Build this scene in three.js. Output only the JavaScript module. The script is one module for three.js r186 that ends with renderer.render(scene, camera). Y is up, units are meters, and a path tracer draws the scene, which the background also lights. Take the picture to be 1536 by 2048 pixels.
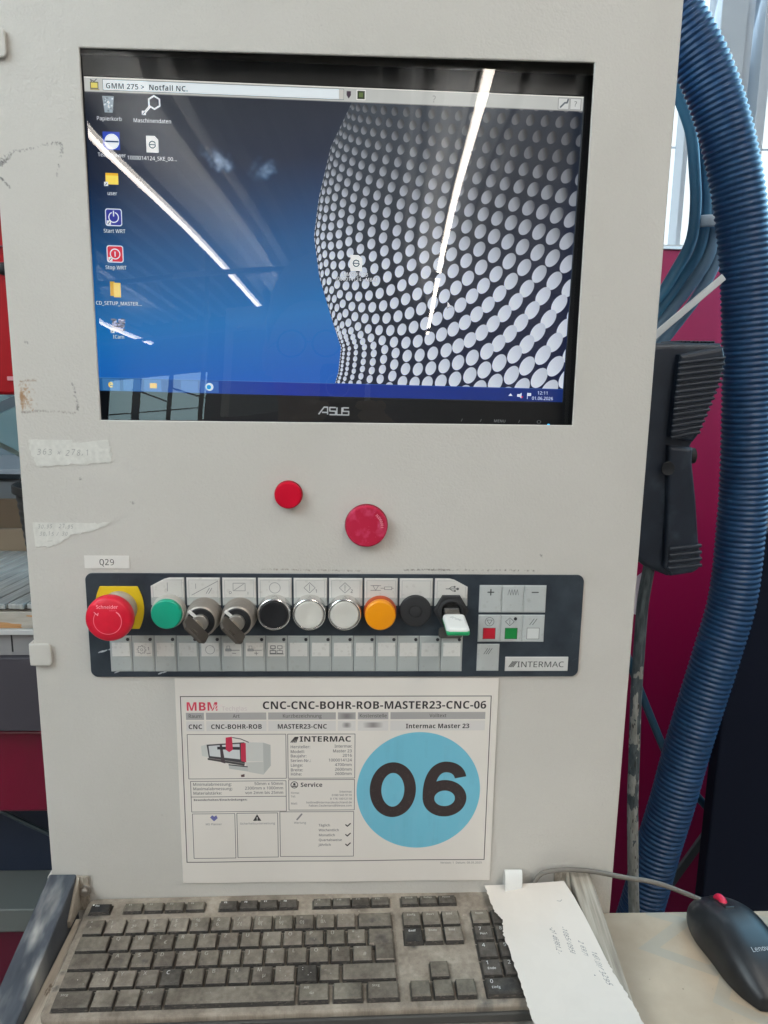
import * as THREE from 'three';
import { RoundedBoxGeometry } from 'three/addons/geometries/RoundedBoxGeometry.js';
import { mergeGeometries } from 'three/addons/utils/BufferGeometryUtils.js';
import { RectAreaLightUniformsLib } from 'three/addons/lights/RectAreaLightUniformsLib.js';
import { FontLoader } from 'three/addons/loaders/FontLoader.js';
import { MarchingCubes } from 'three/addons/objects/MarchingCubes.js';
import { TextGeometry } from 'three/addons/geometries/TextGeometry.js';

// ---------------------------------------------------------------- camera, light, exposure
const scene = new THREE.Scene();
const camera = new THREE.PerspectiveCamera(67.31, 768 / 1024, 0.02, 120);
camera.position.set(0, 1.45, 0.6624);
camera.rotation.set(-0.1967, -0.0377, 0.0143, 'YXZ');
const renderer = new THREE.WebGLRenderer({ antialias: true });
renderer.toneMapping = THREE.LinearToneMapping;
renderer.toneMappingExposure = 0.66;
renderer.shadowMap.enabled = true;
RectAreaLightUniformsLib.init();
scene.background = new THREE.Color().setRGB(0.13, 0.14, 0.15);

const LAMP_RADIANCE = 28, LAMP_COLOR = new THREE.Color().setRGB(1, 0.92, 0.82);
const DAY_COLOR = new THREE.Color().setRGB(0.72, 0.9, 1.0);
function areaLight(color, intensity, w, h, pos, target) {
  const l = new THREE.RectAreaLight(color, intensity, w, h);
  l.position.set(...pos); l.lookAt(...target); scene.add(l); return l;
}

// ---------------------------------------------------------------- helpers
let seed = 7;
const rnd = () => { seed = (seed * 1664525 + 1013904223) >>> 0; return seed / 4294967296; };
const hash = (x, y, s = 0) => { let h = (x * 374761393 + y * 668265263 + s * 974634777) | 0; h = Math.imul(h ^ (h >>> 13), 1274126177); return ((h ^ (h >>> 16)) >>> 0) / 4294967296; };
function vnoise(x, y, s = 0, per = 0) {
  const xi = Math.floor(x), yi = Math.floor(y), fx = x - xi, fy = y - yi, w = (n) => per ? ((n % per) + per) % per : n;
  const u = fx * fx * (3 - 2 * fx), v = fy * fy * (3 - 2 * fy);
  const a = hash(w(xi), w(yi), s), b = hash(w(xi + 1), w(yi), s), c = hash(w(xi), w(yi + 1), s), d = hash(w(xi + 1), w(yi + 1), s);
  return a + (b - a) * u + (c - a) * v + (a - b - c + d) * u * v;
}
const fbm = (x, y, s = 0, o = 4) => { let t = 0, a = 0.5, n = 0; for (let i = 0; i < o; i++) { t += a * vnoise(x, y, s + i); n += a; a *= 0.5; x *= 2.03; y *= 2.03; } return t / n; };
const used = {};
function numbered(n) { used[n] = (used[n] || 0) + 1; return used[n] === 1 ? n : `${n}_${String(used[n] - 1).padStart(3, '0')}`; }
function obj(name, geo, mat, parent) {
  const m = new THREE.Mesh(Array.isArray(geo) ? mergeGeometries(geo.map((g) => { g = g.index ? g.toNonIndexed() : g; for (const k of Object.keys(g.attributes)) if (!['position', 'normal', 'uv'].includes(k)) g.deleteAttribute(k); return g; })) : geo, mat);
  m.castShadow = m.receiveShadow = true;
  if (parent) { m.name = name; parent.add(m); } else { m.name = numbered(name); scene.add(m); }
  return m;
}
function tag(o, label, category, group, kind) { if (label) o.userData.label = label; if (category) o.userData.category = category; if (group) o.userData.group = group; if (kind) o.userData.kind = kind; return o; }
function thing(name, label, category, pos = [0, 0, 0], group) { const g = new THREE.Group(); g.name = numbered(name); g.position.set(...pos); scene.add(g); return tag(g, label, category, group); }
const RGB = (r, g, b) => new THREE.Color().setRGB(r, g, b);
const mat = (c, rough = 0.6, o = {}) => new THREE.MeshPhysicalMaterial({ color: Array.isArray(c) ? RGB(...c) : c, roughness: rough, ...o });
const box = (w, h, d, x = 0, y = 0, z = 0, r = 0.001, s = 1) => { const g = r > 0 ? new RoundedBoxGeometry(w, h, d, s, Math.min(r, w / 2.05, h / 2.05, d / 2.05)) : new THREE.BoxGeometry(w, h, d); g.translate(x, y, z); return g; };
const span = (x0, x1, y0, y1, z0, z1, r = 0.001, s = 1) => box(x1 - x0, y1 - y0, z1 - z0, (x0 + x1) / 2, (y0 + y1) / 2, (z0 + z1) / 2, r, s);
const lathe = (pts, seg = 48) => { const g = new THREE.LatheGeometry(pts.map((p) => new THREE.Vector2(...p)), seg); g.rotateX(Math.PI / 2); return g; };   // profile (radius, z), axis z
const lathY = (pts, seg = 40) => new THREE.LatheGeometry(pts.map((p) => new THREE.Vector2(...p)), seg);
const curve = (pts) => new THREE.CatmullRomCurve3(pts.map((p) => new THREE.Vector3(...p)), false, 'centripetal');
const tube = (pts, r, seg = 60, rad = 14) => new THREE.TubeGeometry(curve(pts), seg, r, rad, false);
function bar(a, b, w, h) { const A = new THREE.Vector3(...a), B = new THREE.Vector3(...b), d = B.clone().sub(A), g = box(w, h, d.length(), 0, 0, 0, 0.0012); g.lookAt(d); const m = A.add(B).multiplyScalar(0.5); g.translate(m.x, m.y, m.z); return g; }
function planarUV(g, f) { const p = g.attributes.position, uv = new Float32Array(p.count * 2); for (let i = 0; i < p.count; i++) { const [u, v] = f(p.getX(i), p.getY(i), p.getZ(i)); uv[2 * i] = u; uv[2 * i + 1] = v; } g.setAttribute('uv', new THREE.BufferAttribute(uv, 2)); return g; }
function shapeOf(pts, holes = []) { const s = new THREE.Shape(pts.map((p) => new THREE.Vector2(...p))); for (const h of holes) s.holes.push(new THREE.Path(h.map((p) => new THREE.Vector2(...p)))); return s; }
function roundRect(x0, y0, x1, y1, r) { const s = new THREE.Shape(); s.moveTo(x0 + r, y0); s.lineTo(x1 - r, y0); s.absarc(x1 - r, y0 + r, r, -Math.PI / 2, 0); s.lineTo(x1, y1 - r); s.absarc(x1 - r, y1 - r, r, 0, Math.PI / 2); s.lineTo(x0 + r, y1); s.absarc(x0 + r, y1 - r, r, Math.PI / 2, Math.PI); s.lineTo(x0, y0 + r); s.absarc(x0 + r, y0 + r, r, Math.PI, 1.5 * Math.PI); return s; }
const extrude = (s, depth, bevel = 0, seg = 2, cs = 10) => new THREE.ExtrudeGeometry(s, { depth: depth - 2 * bevel, bevelEnabled: bevel > 0, bevelSize: bevel, bevelThickness: bevel, bevelOffset: -bevel, bevelSegments: seg, curveSegments: cs }).translate(0, 0, bevel);
function canvas(w, h, paint) { const c = document.createElement('canvas'); c.width = w; c.height = h; paint(c.getContext('2d'), w, h); return c; }
function ctex(c, color = true, o = {}) { const t = new THREE.CanvasTexture(c); if (color) t.colorSpace = THREE.SRGBColorSpace; t.magFilter = THREE.LinearFilter; t.anisotropy = 8; Object.assign(t, o); return t; }
function pixels(ctx, w, h, f) { const d = ctx.getImageData(0, 0, w, h), a = d.data; for (let y = 0; y < h; y++) for (let x = 0; x < w; x++) { const i = 4 * (y * w + x); f(a, i, x, y); } ctx.putImageData(d, 0, 0); }
function noiseTex(n, f, px = 512) { const c = canvas(px, px, (g, w, h) => { g.fillRect(0, 0, w, h); pixels(g, w, h, (a, i, x, y) => { const v = 255 * f(x / px, y / px); a[i] = a[i + 1] = a[i + 2] = v; a[i + 3] = 255; }); }); const t = ctex(c, false); t.wrapS = t.wrapT = THREE.RepeatWrapping; return t; }
const line = (g, pts, w, col) => { g.strokeStyle = col; g.lineWidth = w; g.lineJoin = g.lineCap = 'round'; g.beginPath(); pts.forEach((p, i) => i ? g.lineTo(...p) : g.moveTo(...p)); g.stroke(); };
const text = (g, s, x, y, px, col, align = 'left', weight = '', fam = 'sans-serif') => { g.fillStyle = col; g.font = `${weight} ${px}px ${fam}`; g.textAlign = align; g.textBaseline = 'middle'; g.fillText(s, x, y); };
const fitText = (g, s, x0, x1, y, px, col, weight = '') => { g.font = `${weight} ${px}px sans-serif`; const w = g.measureText(s).width; g.save(); g.translate(x0, y); g.scale((x1 - x0) / w, 1); text(g, s, 0, 0, px, col, 'left', weight); g.restore(); };
function scribble(g, s, x, y, px, col, turn = 0, sp = 0.62) {   // loose handwriting: the characters jittered one by one
  g.save(); g.translate(x, y); g.rotate(turn); g.fillStyle = col; g.textAlign = 'left'; g.textBaseline = 'middle';
  let cx = 0; for (const ch of s) { g.save(); g.translate(cx, (rnd() - 0.5) * px * 0.14); g.rotate((rnd() - 0.5) * 0.22); g.transform(1, 0, -0.22, 1, 0, 0); g.font = `${px}px sans-serif`; g.scale(0.82, 1); g.fillText(ch, 0, 0); g.restore(); cx += px * sp * (ch === ' ' || ch === ',' || ch === '.' || ch === '-' ? 0.6 : 1); } g.restore();
}

// ---------------------------------------------------------------- shared materials
const peel = noiseTex(0, (u, v) => 0.6 * vnoise(u * 180, v * 180, 1, 180) + 0.4 * vnoise(u * 90, v * 90, 2, 90), 1024); peel.repeat.set(0.542 / 0.22, 1.01 / 0.22);
const grainTex = noiseTex(0, (u, v) => 0.5 * vnoise(u * 256, v * 256, 3, 256) + 0.5 * vnoise(u * 32, v * 32, 4, 32), 512);
const M = {
  paint: mat([0.575, 0.55, 0.505], 0.5),
  blackPlastic: mat([0.012, 0.013, 0.015], 0.45),
  dullBlack: mat([0.018, 0.018, 0.02], 0.75),
  chrome: mat([0.75, 0.74, 0.72], 0.22, { metalness: 1 }),
  satin: mat([0.42, 0.38, 0.34], 0.45, { metalness: 0.85 }),
  dustySteel: mat([0.33, 0.31, 0.28], 0.7, { metalness: 0.25 }),
  red: mat([0.56, 0.0, 0.022], 0.6, { specularIntensity: 0.4 }),
  paper: mat([0.78, 0.77, 0.74], 0.85),
};

// ---------------------------------------------------------------- the hall round the machine (mirrored in the screen's cover pane)
{
  const S = 0.102, rows = [[1.087, 0.6, 33], [-4.59, 0.6, 31.5], [-9.49, 6, 33]];
  tag(obj('floor', new THREE.BoxGeometry(40, 0.1, 44).translate(0, -0.05, 16), mat([0.2, 0.2, 0.2], 0.7)), null, null, null, 'structure');
  // trapezoidal roof sheet, ribs parallel to the lamp rows
  const prof = []; for (let x = -22; x < 22; x += 0.55) prof.push([x, 0], [x + 0.2, 0], [x + 0.27, 0.16], [x + 0.48, 0.16]);
  prof.push([22, 0]); const up = prof.slice().reverse().map(([x, y]) => [x, y + 0.03]);
  const deck = extrude(shapeOf([...prof, ...up]), 40); deck.translate(0, 4.7, -3); deck.applyMatrix4(new THREE.Matrix4().makeShear(0, 0, 0, 0, S, 0));
  tag(obj('roof', deck, mat([0.42, 0.45, 0.48], 0.45)), null, null, null, 'structure');
  tag(obj('hall_wall', new THREE.BoxGeometry(44, 5, 0.2).translate(0, 2.4, 36.2), mat([0.05, 0.1, 0.16], 0.7)), null, null, null, 'structure');
  rows.forEach(([x0, z0, z1], r) => {
    const L = thing('strip_lamp', ['long white strip lamp hung above the control cabinet', 'long white strip lamp hung over the left aisle', 'long white strip lamp hung along the far left aisle'][r], 'lamp', [x0 + S * (z0 + z1) / 2, 4.05, (z0 + z1) / 2]);
    L.rotation.y = Math.atan(S);
    const len = z1 - z0, glow = new THREE.MeshStandardMaterial({ color: RGB(0.8, 0.8, 0.8), emissive: LAMP_COLOR, emissiveIntensity: 16, roughness: 0.6 });
    obj('housing', [box(0.16, 0.06, len, 0, 0.045, 0, 0.004), box(0.006, 0.06, len, -0.08, 0.1, 0, 0.001), box(0.006, 0.06, len, 0.08, 0.1, 0, 0.001)], mat([0.6, 0.6, 0.6], 0.5), L);
    for (let k = 0, n = Math.round(len / 2.4); k < n; k++) obj('diffuser', box(0.12, 0.03, len / n - 0.05, 0, 0, -len / 2 + (k + 0.5) * len / n, 0.004), glow, L);
    obj('added_uplight', box(0.1, 0.012, len - 0.2, 0, 0.083, 0, 0.003), new THREE.MeshStandardMaterial({ color: RGB(0.8, 0.8, 0.8), emissive: LAMP_COLOR, emissiveIntensity: 40, roughness: 0.6 }), L);  // glowing strip added on top of the housing to brighten the roof
    for (let k = 0; k < 5; k++) obj('suspension', new THREE.CylinderGeometry(0.008, 0.008, 0.62, 8).translate(0, 0.38, (k / 4 - 0.5) * (len - 1)), M.dustySteel, L);
    const z = z0 + len / 2, l = areaLight(LAMP_COLOR, LAMP_RADIANCE, 0.12, len, [x0 + S * z, 4.02, z], [x0 + S * z, 0, z]);
    l.quaternion.setFromEuler(new THREE.Euler(0, Math.atan(S), 0)).multiply(new THREE.Quaternion().setFromEuler(new THREE.Euler(-Math.PI / 2, 0, 0)));
    const up = areaLight(LAMP_COLOR, 170, 0.1, len, [x0 + S * z, 4.145, z], [x0 + S * z, 9, z]); up.quaternion.setFromEuler(new THREE.Euler(0, Math.atan(S), 0)).multiply(new THREE.Quaternion().setFromEuler(new THREE.Euler(Math.PI / 2, 0, 0)));  // added upward light that brightens the roof sheet
  });
  for (const [z, y] of [[19, 3.66], [27, 3.66]]) tag(obj('roof_beam', box(30, 0.05, 0.1, 0, y, z, 0.004), mat([0.2, 0.22, 0.24], 0.5)), 'thin steel cross beam under the hall roof', 'beam', 'roof beams');
  for (const x of [-3.05, -7.9]) tag(obj('hall_post', box(0.12, 4.7, 0.12, x, 2.35, 24, 0.004), mat([0.16, 0.18, 0.2], 0.5)), x > -4 ? 'slim grey steel post in the hall between the lamp rows' : 'slim grey steel post in the hall near the bright windows', 'post', 'hall posts');
  // windows in the far wall
  const dayPane = new THREE.MeshStandardMaterial({ color: RGB(0.1, 0.1, 0.1), emissive: RGB(0.62, 0.93, 1), emissiveIntensity: 7, roughness: 0.3 });
  [[-8.35, -7.3], [-7.05, -5.85], [-5.75, -4.3]].forEach(([a, b], i) => {
    const w = thing('hall_window', ['bright hall window beside the far corner', 'bright hall window with a slanting rail, between two others', 'widest bright hall window, nearest the middle of the wall'][i], 'window', [(a + b) / 2, 1.0, 36.05]); const W = b - a, fm = mat([0.05, 0.06, 0.07], 0.5);
    obj('window_pane', box(W, 2.3, 0.02, 0, 1.2, 0, 0), dayPane, w);
    for (const [x, y, ww, h] of [[-W / 2, 1.2, 0.08, 2.4], [W / 2, 1.2, 0.08, 2.4], [0, 0, W, 0.08], [0, 2.4, W, 0.08], [0, 0.95, W, 0.06]]) obj('window_frame', box(ww, h, 0.08, x, y, -0.06, 0.004), fm, w);
    if (i) obj('rail', bar([-W / 2, 1.9, -0.2], [W / 2, 1.35, -0.2], 0.06, 0.06), fm, w);
  });
  const b = thing('whiteboard', 'large framed board standing behind the photographer', 'board', [-0.15, 0, 6]);
  obj('panel', box(1.0, 1.5, 0.02, 0, 1.2, 0, 0.002), mat([0.3, 0.42, 0.48], 0.5), b);
  for (const [x, y, w, h] of [[-0.53, 1.2, 0.06, 1.6], [0.53, 1.2, 0.06, 1.6], [0, 2.0, 1.12, 0.1], [0, 0.42, 1.0, 0.05]]) obj('frame', box(w, h, 0.05, x, y, 0, 0.004), mat([0.8, 0.82, 0.84], 0.5), b);
  for (const x of [-0.5, 0.5]) obj('leg', box(0.05, 0.44, 0.3, x, 0.22, 0, 0.004), M.satin, b);
}
// daylight from the hall's high windows on the left, and an added warm fill from the right
areaLight(DAY_COLOR, 8.6, 1.8, 1.5, [-1.75, 3.0, 1.15], [0, 1.65, 0]);
areaLight(RGB(1, 0.9, 0.8), 1.3, 3, 2.0, [3.8, 2.4, 2.6], [0, 1.2, 0]);

// ---------------------------------------------------------------- control cabinet
const PX0 = -0.287, PX1 = 0.255, PY0 = 0.75, PY1 = 1.76;
{
  const cab = thing('control_cabinet', 'light grey sheet metal control cabinet with textured paint and a screen opening', 'cabinet');
  const c = canvas(1084, 2020, (g, w, h) => {
    g.fillStyle = 'rgb(200,196,189)'; g.fillRect(0, 0, w, h);
    pixels(g, w, h, (a, i, x, y) => { const n = fbm(x / 160, y / 160, 11, 4) - 0.5, s = hash(x, y, 5) - 0.5; const t = n * 9 + s * 3; a[i] += t; a[i + 1] += t; a[i + 2] += t * 1.1; });
    const mm = ([x, y]) => [x * 2, y * 2];
    const smear = (pts, n, sp, r, col) => { for (let k = 0; k < n; k++) { const t = rnd() * (pts.length - 1), i = Math.floor(t), f = t - i, [x, y] = mm([pts[i][0] + (pts[i + 1][0] - pts[i][0]) * f, pts[i][1] + (pts[i + 1][1] - pts[i][1]) * f]); g.fillStyle = col; g.globalAlpha = 0.1 + 0.4 * rnd(); g.beginPath(); g.ellipse(x + (rnd() - 0.5) * sp, y + (rnd() - 0.5) * sp, r * (0.4 + rnd()), r * (0.3 + 0.5 * rnd()), rnd() * 3, 0, 7); g.fill(); } g.globalAlpha = 1; };
    smear([[3.6, 159.1], [13.7, 154.1], [27.6, 150.8], [43.4, 147.1], [52.1, 146.2], [52.5, 151.3], [49, 162.5], [47.7, 170.8]], 130, 4, 1.4, 'rgb(96,94,92)');
    smear([[2, 164], [11.5, 157.8]], 60, 5, 1.8, 'rgb(96,94,92)'); smear([[3, 173], [9.7, 180.2]], 50, 3, 1.3, 'rgb(86,84,82)');
    smear([[5, 333], [20, 331.5]], 50, 3, 1.6, 'rgb(150,130,112)'); smear([[5, 358.7], [18, 357.3], [50, 358.6]], 110, 3, 1.6, 'rgb(140,132,124)');
    smear([[49, 334.4], [52, 351.9], [52, 356]], 60, 4, 1.5, 'rgb(110,108,104)');
    for (let k = 0; k < 240; k++) smear([[5 + rnd() * rnd() * 18, 334 + rnd() * 24], [6, 345]], 1, 2, 2.2, 'rgb(160,124,92)');
    smear([[202.7, 494.4], [255.7, 495.4], [291.3, 495.7]], 140, 2, 1.3, 'rgb(130,120,108)'); smear([[330, 495], [353.9, 494.4], [371.9, 494.7], [455, 494.7]], 160, 2, 1.5, 'rgb(96,90,84)');
    for (const p of [[49.3, 414.6], [92.9, 434.8], [452.3, 480.4], [400, 640], [12, 300]]) smear([p, [p[0] + 2, p[1] + 1]], 16, 4, 1.3, 'rgb(120,118,114)');
    for (let k = 0; k < 420; k++) { g.fillStyle = rnd() < 0.6 ? 'rgb(150,146,138)' : 'rgb(225,224,220)'; g.globalAlpha = 0.25 * rnd(); g.beginPath(); g.arc(rnd() * w, rnd() * h, 0.5 + 1.4 * rnd() * rnd(), 0, 7); g.fill(); } g.globalAlpha = 1;
  });
  const pm = new THREE.MeshPhysicalMaterial({ map: ctex(c), roughness: 0.46, bumpMap: peel, bumpScale: 0.00022 });
  const front = extrude(shapeOf([[PX0, PY0], [PX1, PY0], [PX1, PY1], [PX0, PY1]], [[[-0.2163, 1.3957], [-0.2163, 1.683], [0.1873, 1.683], [0.1873, 1.3957]]]), 0.0025, 0.001, 2); front.translate(0, 0, -0.0025);
  obj('front_panel', planarUV(front, (x, y) => [(x - PX0) / (PX1 - PX0), (y - PY0) / (PY1 - PY0)]), pm, cab);
  const D = -0.2;
  obj('side_panel', span(PX0, PX0 + 0.002, PY0, PY1, D, -0.0025), M.paint, cab); obj('side_panel', span(PX1 - 0.002, PX1, PY0, PY1, D, -0.0025), M.paint, cab);
  obj('back_panel', span(PX0 + 0.002, PX1 - 0.002, PY0, PY1, D - 0.002, D), M.paint, cab); obj('top_panel', span(PX0 + 0.002, PX1 - 0.002, PY1 - 0.002, PY1, D, -0.0025), M.paint, cab);
  obj('pedestal', span(-0.2, 0.17, 0, PY0, D, -0.01, 0.003), M.paint, cab);
  for (const y of [1.684, 1.186, 0.952]) obj('door_clip', [extrude(roundRect(-0.2905, y - 0.0105, -0.2708, y + 0.0105, 0.004), 0.0032, 0.0012, 2).translate(0, 0, 0.0004), span(-0.2905, -0.2875, y - 0.0105, y + 0.0105, -0.03, 0.003, 0.001)], M.paint, cab);
  // warped clear cover pane in the opening
  const K = [[0, 1, 0.674], [0, 2, 4.185], [0, 3, -0.809], [0, 4, -0.452], [0, 5, 0.777], [1, 0, -5.155], [1, 1, 0.023], [1, 2, -0.077], [1, 3, -0.006], [1, 4, -0.232], [2, 0, 0.594], [2, 1, -1.152], [2, 2, 0.547], [2, 3, 0.159], [3, 0, -0.172], [3, 1, -0.05], [3, 2, 0.212], [4, 0, 0.264], [4, 1, 0.276], [5, 0, 0.159]];
  const warp = (x, y) => { const u = (x + 0.014) / 0.2, v = (y - 1.5395) / 0.15; let z = 0; for (const [i, j, a] of K) z += a * 0.001 * u ** i * v ** j; return z; };
  const pg = new THREE.PlaneGeometry(0.4034, 0.2871, 72, 54); pg.translate(-0.0145, 1.53935, 0); const pp = pg.attributes.position; let hi = -1; for (let i = 0; i < pp.count; i++) { pp.setZ(i, warp(pp.getX(i), pp.getY(i))); hi = Math.max(hi, pp.getZ(i)); }
  pg.translate(0, 0, -0.0028 - hi); pg.computeVertexNormals();
  obj('cover_pane', pg, new THREE.MeshPhysicalMaterial({ color: 0xffffff, roughness: 0, transmission: 1, thickness: 0, ior: 1.5 }), cab);
}

// ---------------------------------------------------------------- monitor behind the pane
{
  const mon = thing('monitor', 'black computer monitor showing a desktop behind the cover pane', 'monitor', [-0.0192, 1.5428, 0]); mon.rotation.z = -0.0125;
  const W = 0.411, H = 0.2525, Z = -0.028, S = 4.6;   // pixels per mm on the picture
  const c = canvas(Math.round(W * 1000 * S), Math.round(H * 1000 * S), (g, w, h) => {
    const gr = g.createLinearGradient(0, 0, w * 0.08, h); gr.addColorStop(0, 'rgb(12,20,32)'); gr.addColorStop(0.3, 'rgb(10,28,56)'); gr.addColorStop(0.55, 'rgb(12,78,132)'); gr.addColorStop(0.8, 'rgb(20,108,178)'); gr.addColorStop(1, 'rgb(16,92,182)');
    g.fillStyle = gr; g.fillRect(0, 0, w, h);
    g.scale(S, S);
    // soft cloud wisps
    for (let k = 0; k < 160; k++) { const a = rnd() < 0.62, x = (a ? 108 : 146) + (rnd() + rnd() - 1) * (a ? 16 : 14), y = (a ? 61 : 66) + (rnd() + rnd() - 1) * 9 + (a ? (x - 108) * 0.35 : 0), r = 1.5 + 3.5 * rnd(); const q = g.createRadialGradient(x, y, 0, x, y, r); q.addColorStop(0, 'rgba(190,212,236,0.11)'); q.addColorStop(1, 'rgba(190,212,236,0)'); g.fillStyle = q; g.fillRect(x - r, y - r, 2 * r, 2 * r); }
    // curved facade of discs
    const edge = [[11, 218], [46, 201], [86, 191.5], [118, 187.5], [151, 192.5], [184, 203], [210, 212], [231, 210], [246, 206]];
    const xl = (y) => { if (y <= edge[0][0]) return edge[0][1] + (edge[0][0] - y) * 0.3; for (let i = 0; i < edge.length - 1; i++) if (y <= edge[i + 1][0]) { const t = (y - edge[i][0]) / (edge[i + 1][0] - edge[i][0]); return edge[i][1] + (edge[i + 1][1] - edge[i][1]) * t; } return 206; };
    g.beginPath(); g.moveTo(411, 11); for (let y = 11; y <= 246; y += 2) g.lineTo(xl(y), y); g.lineTo(411, 246); g.closePath(); g.save(); g.clip();
    const bg = g.createLinearGradient(200, 0, 411, 246); bg.addColorStop(0, 'rgb(52,62,72)'); bg.addColorStop(0.5, 'rgb(22,30,44)'); bg.addColorStop(1, 'rgb(14,22,58)'); g.fillStyle = bg; g.fillRect(150, 0, 270, 252);
    for (let b = -2; b < 60; b++) for (let n = 0; n < 25; n++) {
      const s = Math.min(1.1, n / 20), row = 5.4 + 6.6 * Math.pow(s, 0.55), gq = 0.033 * s * s, dB = row * (1 + 2 * gq * Math.max(0, b));
      let y = 8 + row * (b + gq * b * Math.abs(b)), sq = 1; if (y > 186 && s < 0.4) { sq = 1 - 0.55 * (1 - s / 0.4) * Math.min(1, (y - 186) / 30); y = 186 + (y - 186) * sq; }
      if (y < 0 || y > 262) continue;
      const lo = Math.min(1, Math.max(0, y / 240)), x = xl(y) + 1.7 * n + 11.3 * (n - 5 * (1 - Math.exp(-n / 5))), dx = 1.7 + 11.3 * (1 - Math.exp(-n / 5)), ry = Math.min(dB * 0.475, 12.5) * sq * (0.86 + 0.16 * lo), rx = Math.min(dx * (0.36 + 0.15 * lo * lo * s), ry * 0.72) + 0.1;
      const up = Math.min(1, Math.max(0, (y - 8 - 40 * s) / 120)), lum = 0.42 + 0.56 * Math.pow(up, 0.7);
      g.save(); g.translate(x, y); g.rotate(0.1 + 0.5 * s);
      const q = g.createLinearGradient(-rx * 0.7, ry * 0.8, rx * 0.9, -ry * (0.4 + 0.9 * up)), L = (k, al = 1) => `rgba(${[208, 216, 230].map((v) => Math.round(v * lum * k)).join(',')},${al})`;
      q.addColorStop(0, L(1.06)); q.addColorStop(0.45, L(0.96)); q.addColorStop(0.8, L(0.5 + 0.4 * up)); q.addColorStop(1, L(0.28 + 0.5 * up, 0.3 + 0.7 * up));
      g.fillStyle = q; g.beginPath(); g.ellipse(0, 0, rx, ry, 0, 0, 7); g.fill(); g.restore();
    }
    g.restore();
    // taskbar
    const tb = g.createLinearGradient(0, 0, 411, 0); tb.addColorStop(0, 'rgb(30,92,150)'); tb.addColorStop(0.4, 'rgb(6,46,150)'); tb.addColorStop(1, 'rgb(10,40,110)'); g.fillStyle = tb; g.fillRect(0, 241, 411, 12);
    g.fillStyle = 'rgba(140,190,240,0.5)'; g.fillRect(0, 241, 411, 0.35);
    for (const [x, w2] of [[4, 15], [22, 15], [40, 15], [72, 15], [89, 16]]) { g.fillStyle = 'rgba(150,190,235,0.28)'; g.fillRect(x, 242, w2, 10.2); }
    g.fillStyle = 'rgb(226,240,250)'; g.beginPath(); g.arc(97, 247, 3.4, 0, 7); g.fill(); g.fillStyle = 'rgb(26,150,214)'; g.beginPath(); g.arc(96.4, 247.2, 2, 0, 7); g.fill();
    g.fillStyle = 'rgb(240,190,90)'; g.fillRect(45, 245, 6, 4.4); text(g, 'e', 11, 247, 8, 'rgb(250,210,90)', 'center', 'bold');
    text(g, '12:11', 393, 244.8, 4, '#eef4ff', 'center'); text(g, '01.06.2026', 393, 249.6, 3.9, '#eef4ff', 'center');
    g.fillStyle = '#e8eefc'; g.beginPath(); g.moveTo(362, 248.2); g.lineTo(366, 248.2); g.lineTo(364, 245.8); g.fill(); g.fillRect(370, 246.4, 2, 2.4); g.beginPath(); g.moveTo(371, 247.6); g.lineTo(374, 245); g.lineTo(374, 250.4); g.fill(); text(g, '×', 374.6, 249, 4.4, '#ff3050', 'center', 'bold'); g.fillStyle = '#e8eefc'; g.fillRect(379, 245, 0.6, 5.6); g.fillRect(379, 245.2, 3.6, 2.6);
    // top tool bar
    g.fillStyle = 'rgb(184,186,182)'; g.fillRect(0, 0, 411, 11.4); g.fillStyle = 'rgb(228,226,218)'; g.fillRect(0, 0, 411, 0.7); g.fillStyle = 'rgb(120,120,118)'; g.fillRect(0, 10.9, 411, 0.5);
    g.fillStyle = 'rgb(222,232,236)'; g.fillRect(15, 1.6, 196, 8); g.strokeStyle = 'rgb(110,110,112)'; g.lineWidth = 0.4; g.strokeRect(15, 1.6, 196, 8);
    g.fillStyle = 'rgb(192,190,184)'; g.fillRect(207, 2, 4, 7.2); text(g, '◂', 209, 5.6, 3, '#333', 'center');
    text(g, 'GMM 275 >  Notfall NC.', 17, 5.8, 6, '#3a3f44', 'left', 'bold');
    g.fillStyle = 'rgb(214,200,90)'; g.fillRect(5, 4, 6, 4.6); g.strokeStyle = '#3a3a20'; g.lineWidth = 0.6; g.strokeRect(5, 4, 6, 4.6); line(g, [[6, 3.6], [5, 2], [8, 3.4], [10, 1.6]], 0.5, '#333'); g.fillStyle = 'rgb(150,136,90)'; g.fillRect(4.6, 9, 7.4, 0.9);
    g.fillStyle = 'rgb(60,46,60)'; g.beginPath(); g.moveTo(213.5, 3); g.lineTo(217, 3); g.lineTo(217, 6); g.lineTo(215.2, 8.6); g.lineTo(213.5, 6); g.fill();
    g.fillStyle = 'rgb(226,226,222)'; g.fillRect(221.6, 1.6, 7.6, 7.8); g.fillStyle = 'rgb(40,52,30)'; g.fillRect(222.4, 2.4, 6, 6.2); g.fillStyle = 'rgb(92,110,60)'; g.fillRect(223.6, 3.6, 3.4, 3.6);
    text(g, '?', 286, 6, 7, 'rgb(140,140,138)', 'center');
    for (const x of [390, 400]) { g.fillStyle = 'rgb(200,202,200)'; g.fillRect(x, 1.6, 9, 8.6); g.strokeStyle = 'rgb(140,140,140)'; g.strokeRect(x, 1.6, 9, 8.6); } line(g, [[392, 8.6], [395.4, 5.2], [397.4, 5], [398, 2.6]], 1.2, 'rgb(80,88,96)'); text(g, '?', 404.5, 6, 5.6, 'rgb(110,112,112)', 'center');
    // desktop icons
    const cap = (s, x, y, px = 4.2) => { g.shadowColor = 'rgba(0,0,0,0.9)'; g.shadowBlur = 3; text(g, s, x, y, px, '#f0f4f8', 'center'); g.shadowBlur = 0; g.shadowColor = 'transparent'; };
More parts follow.
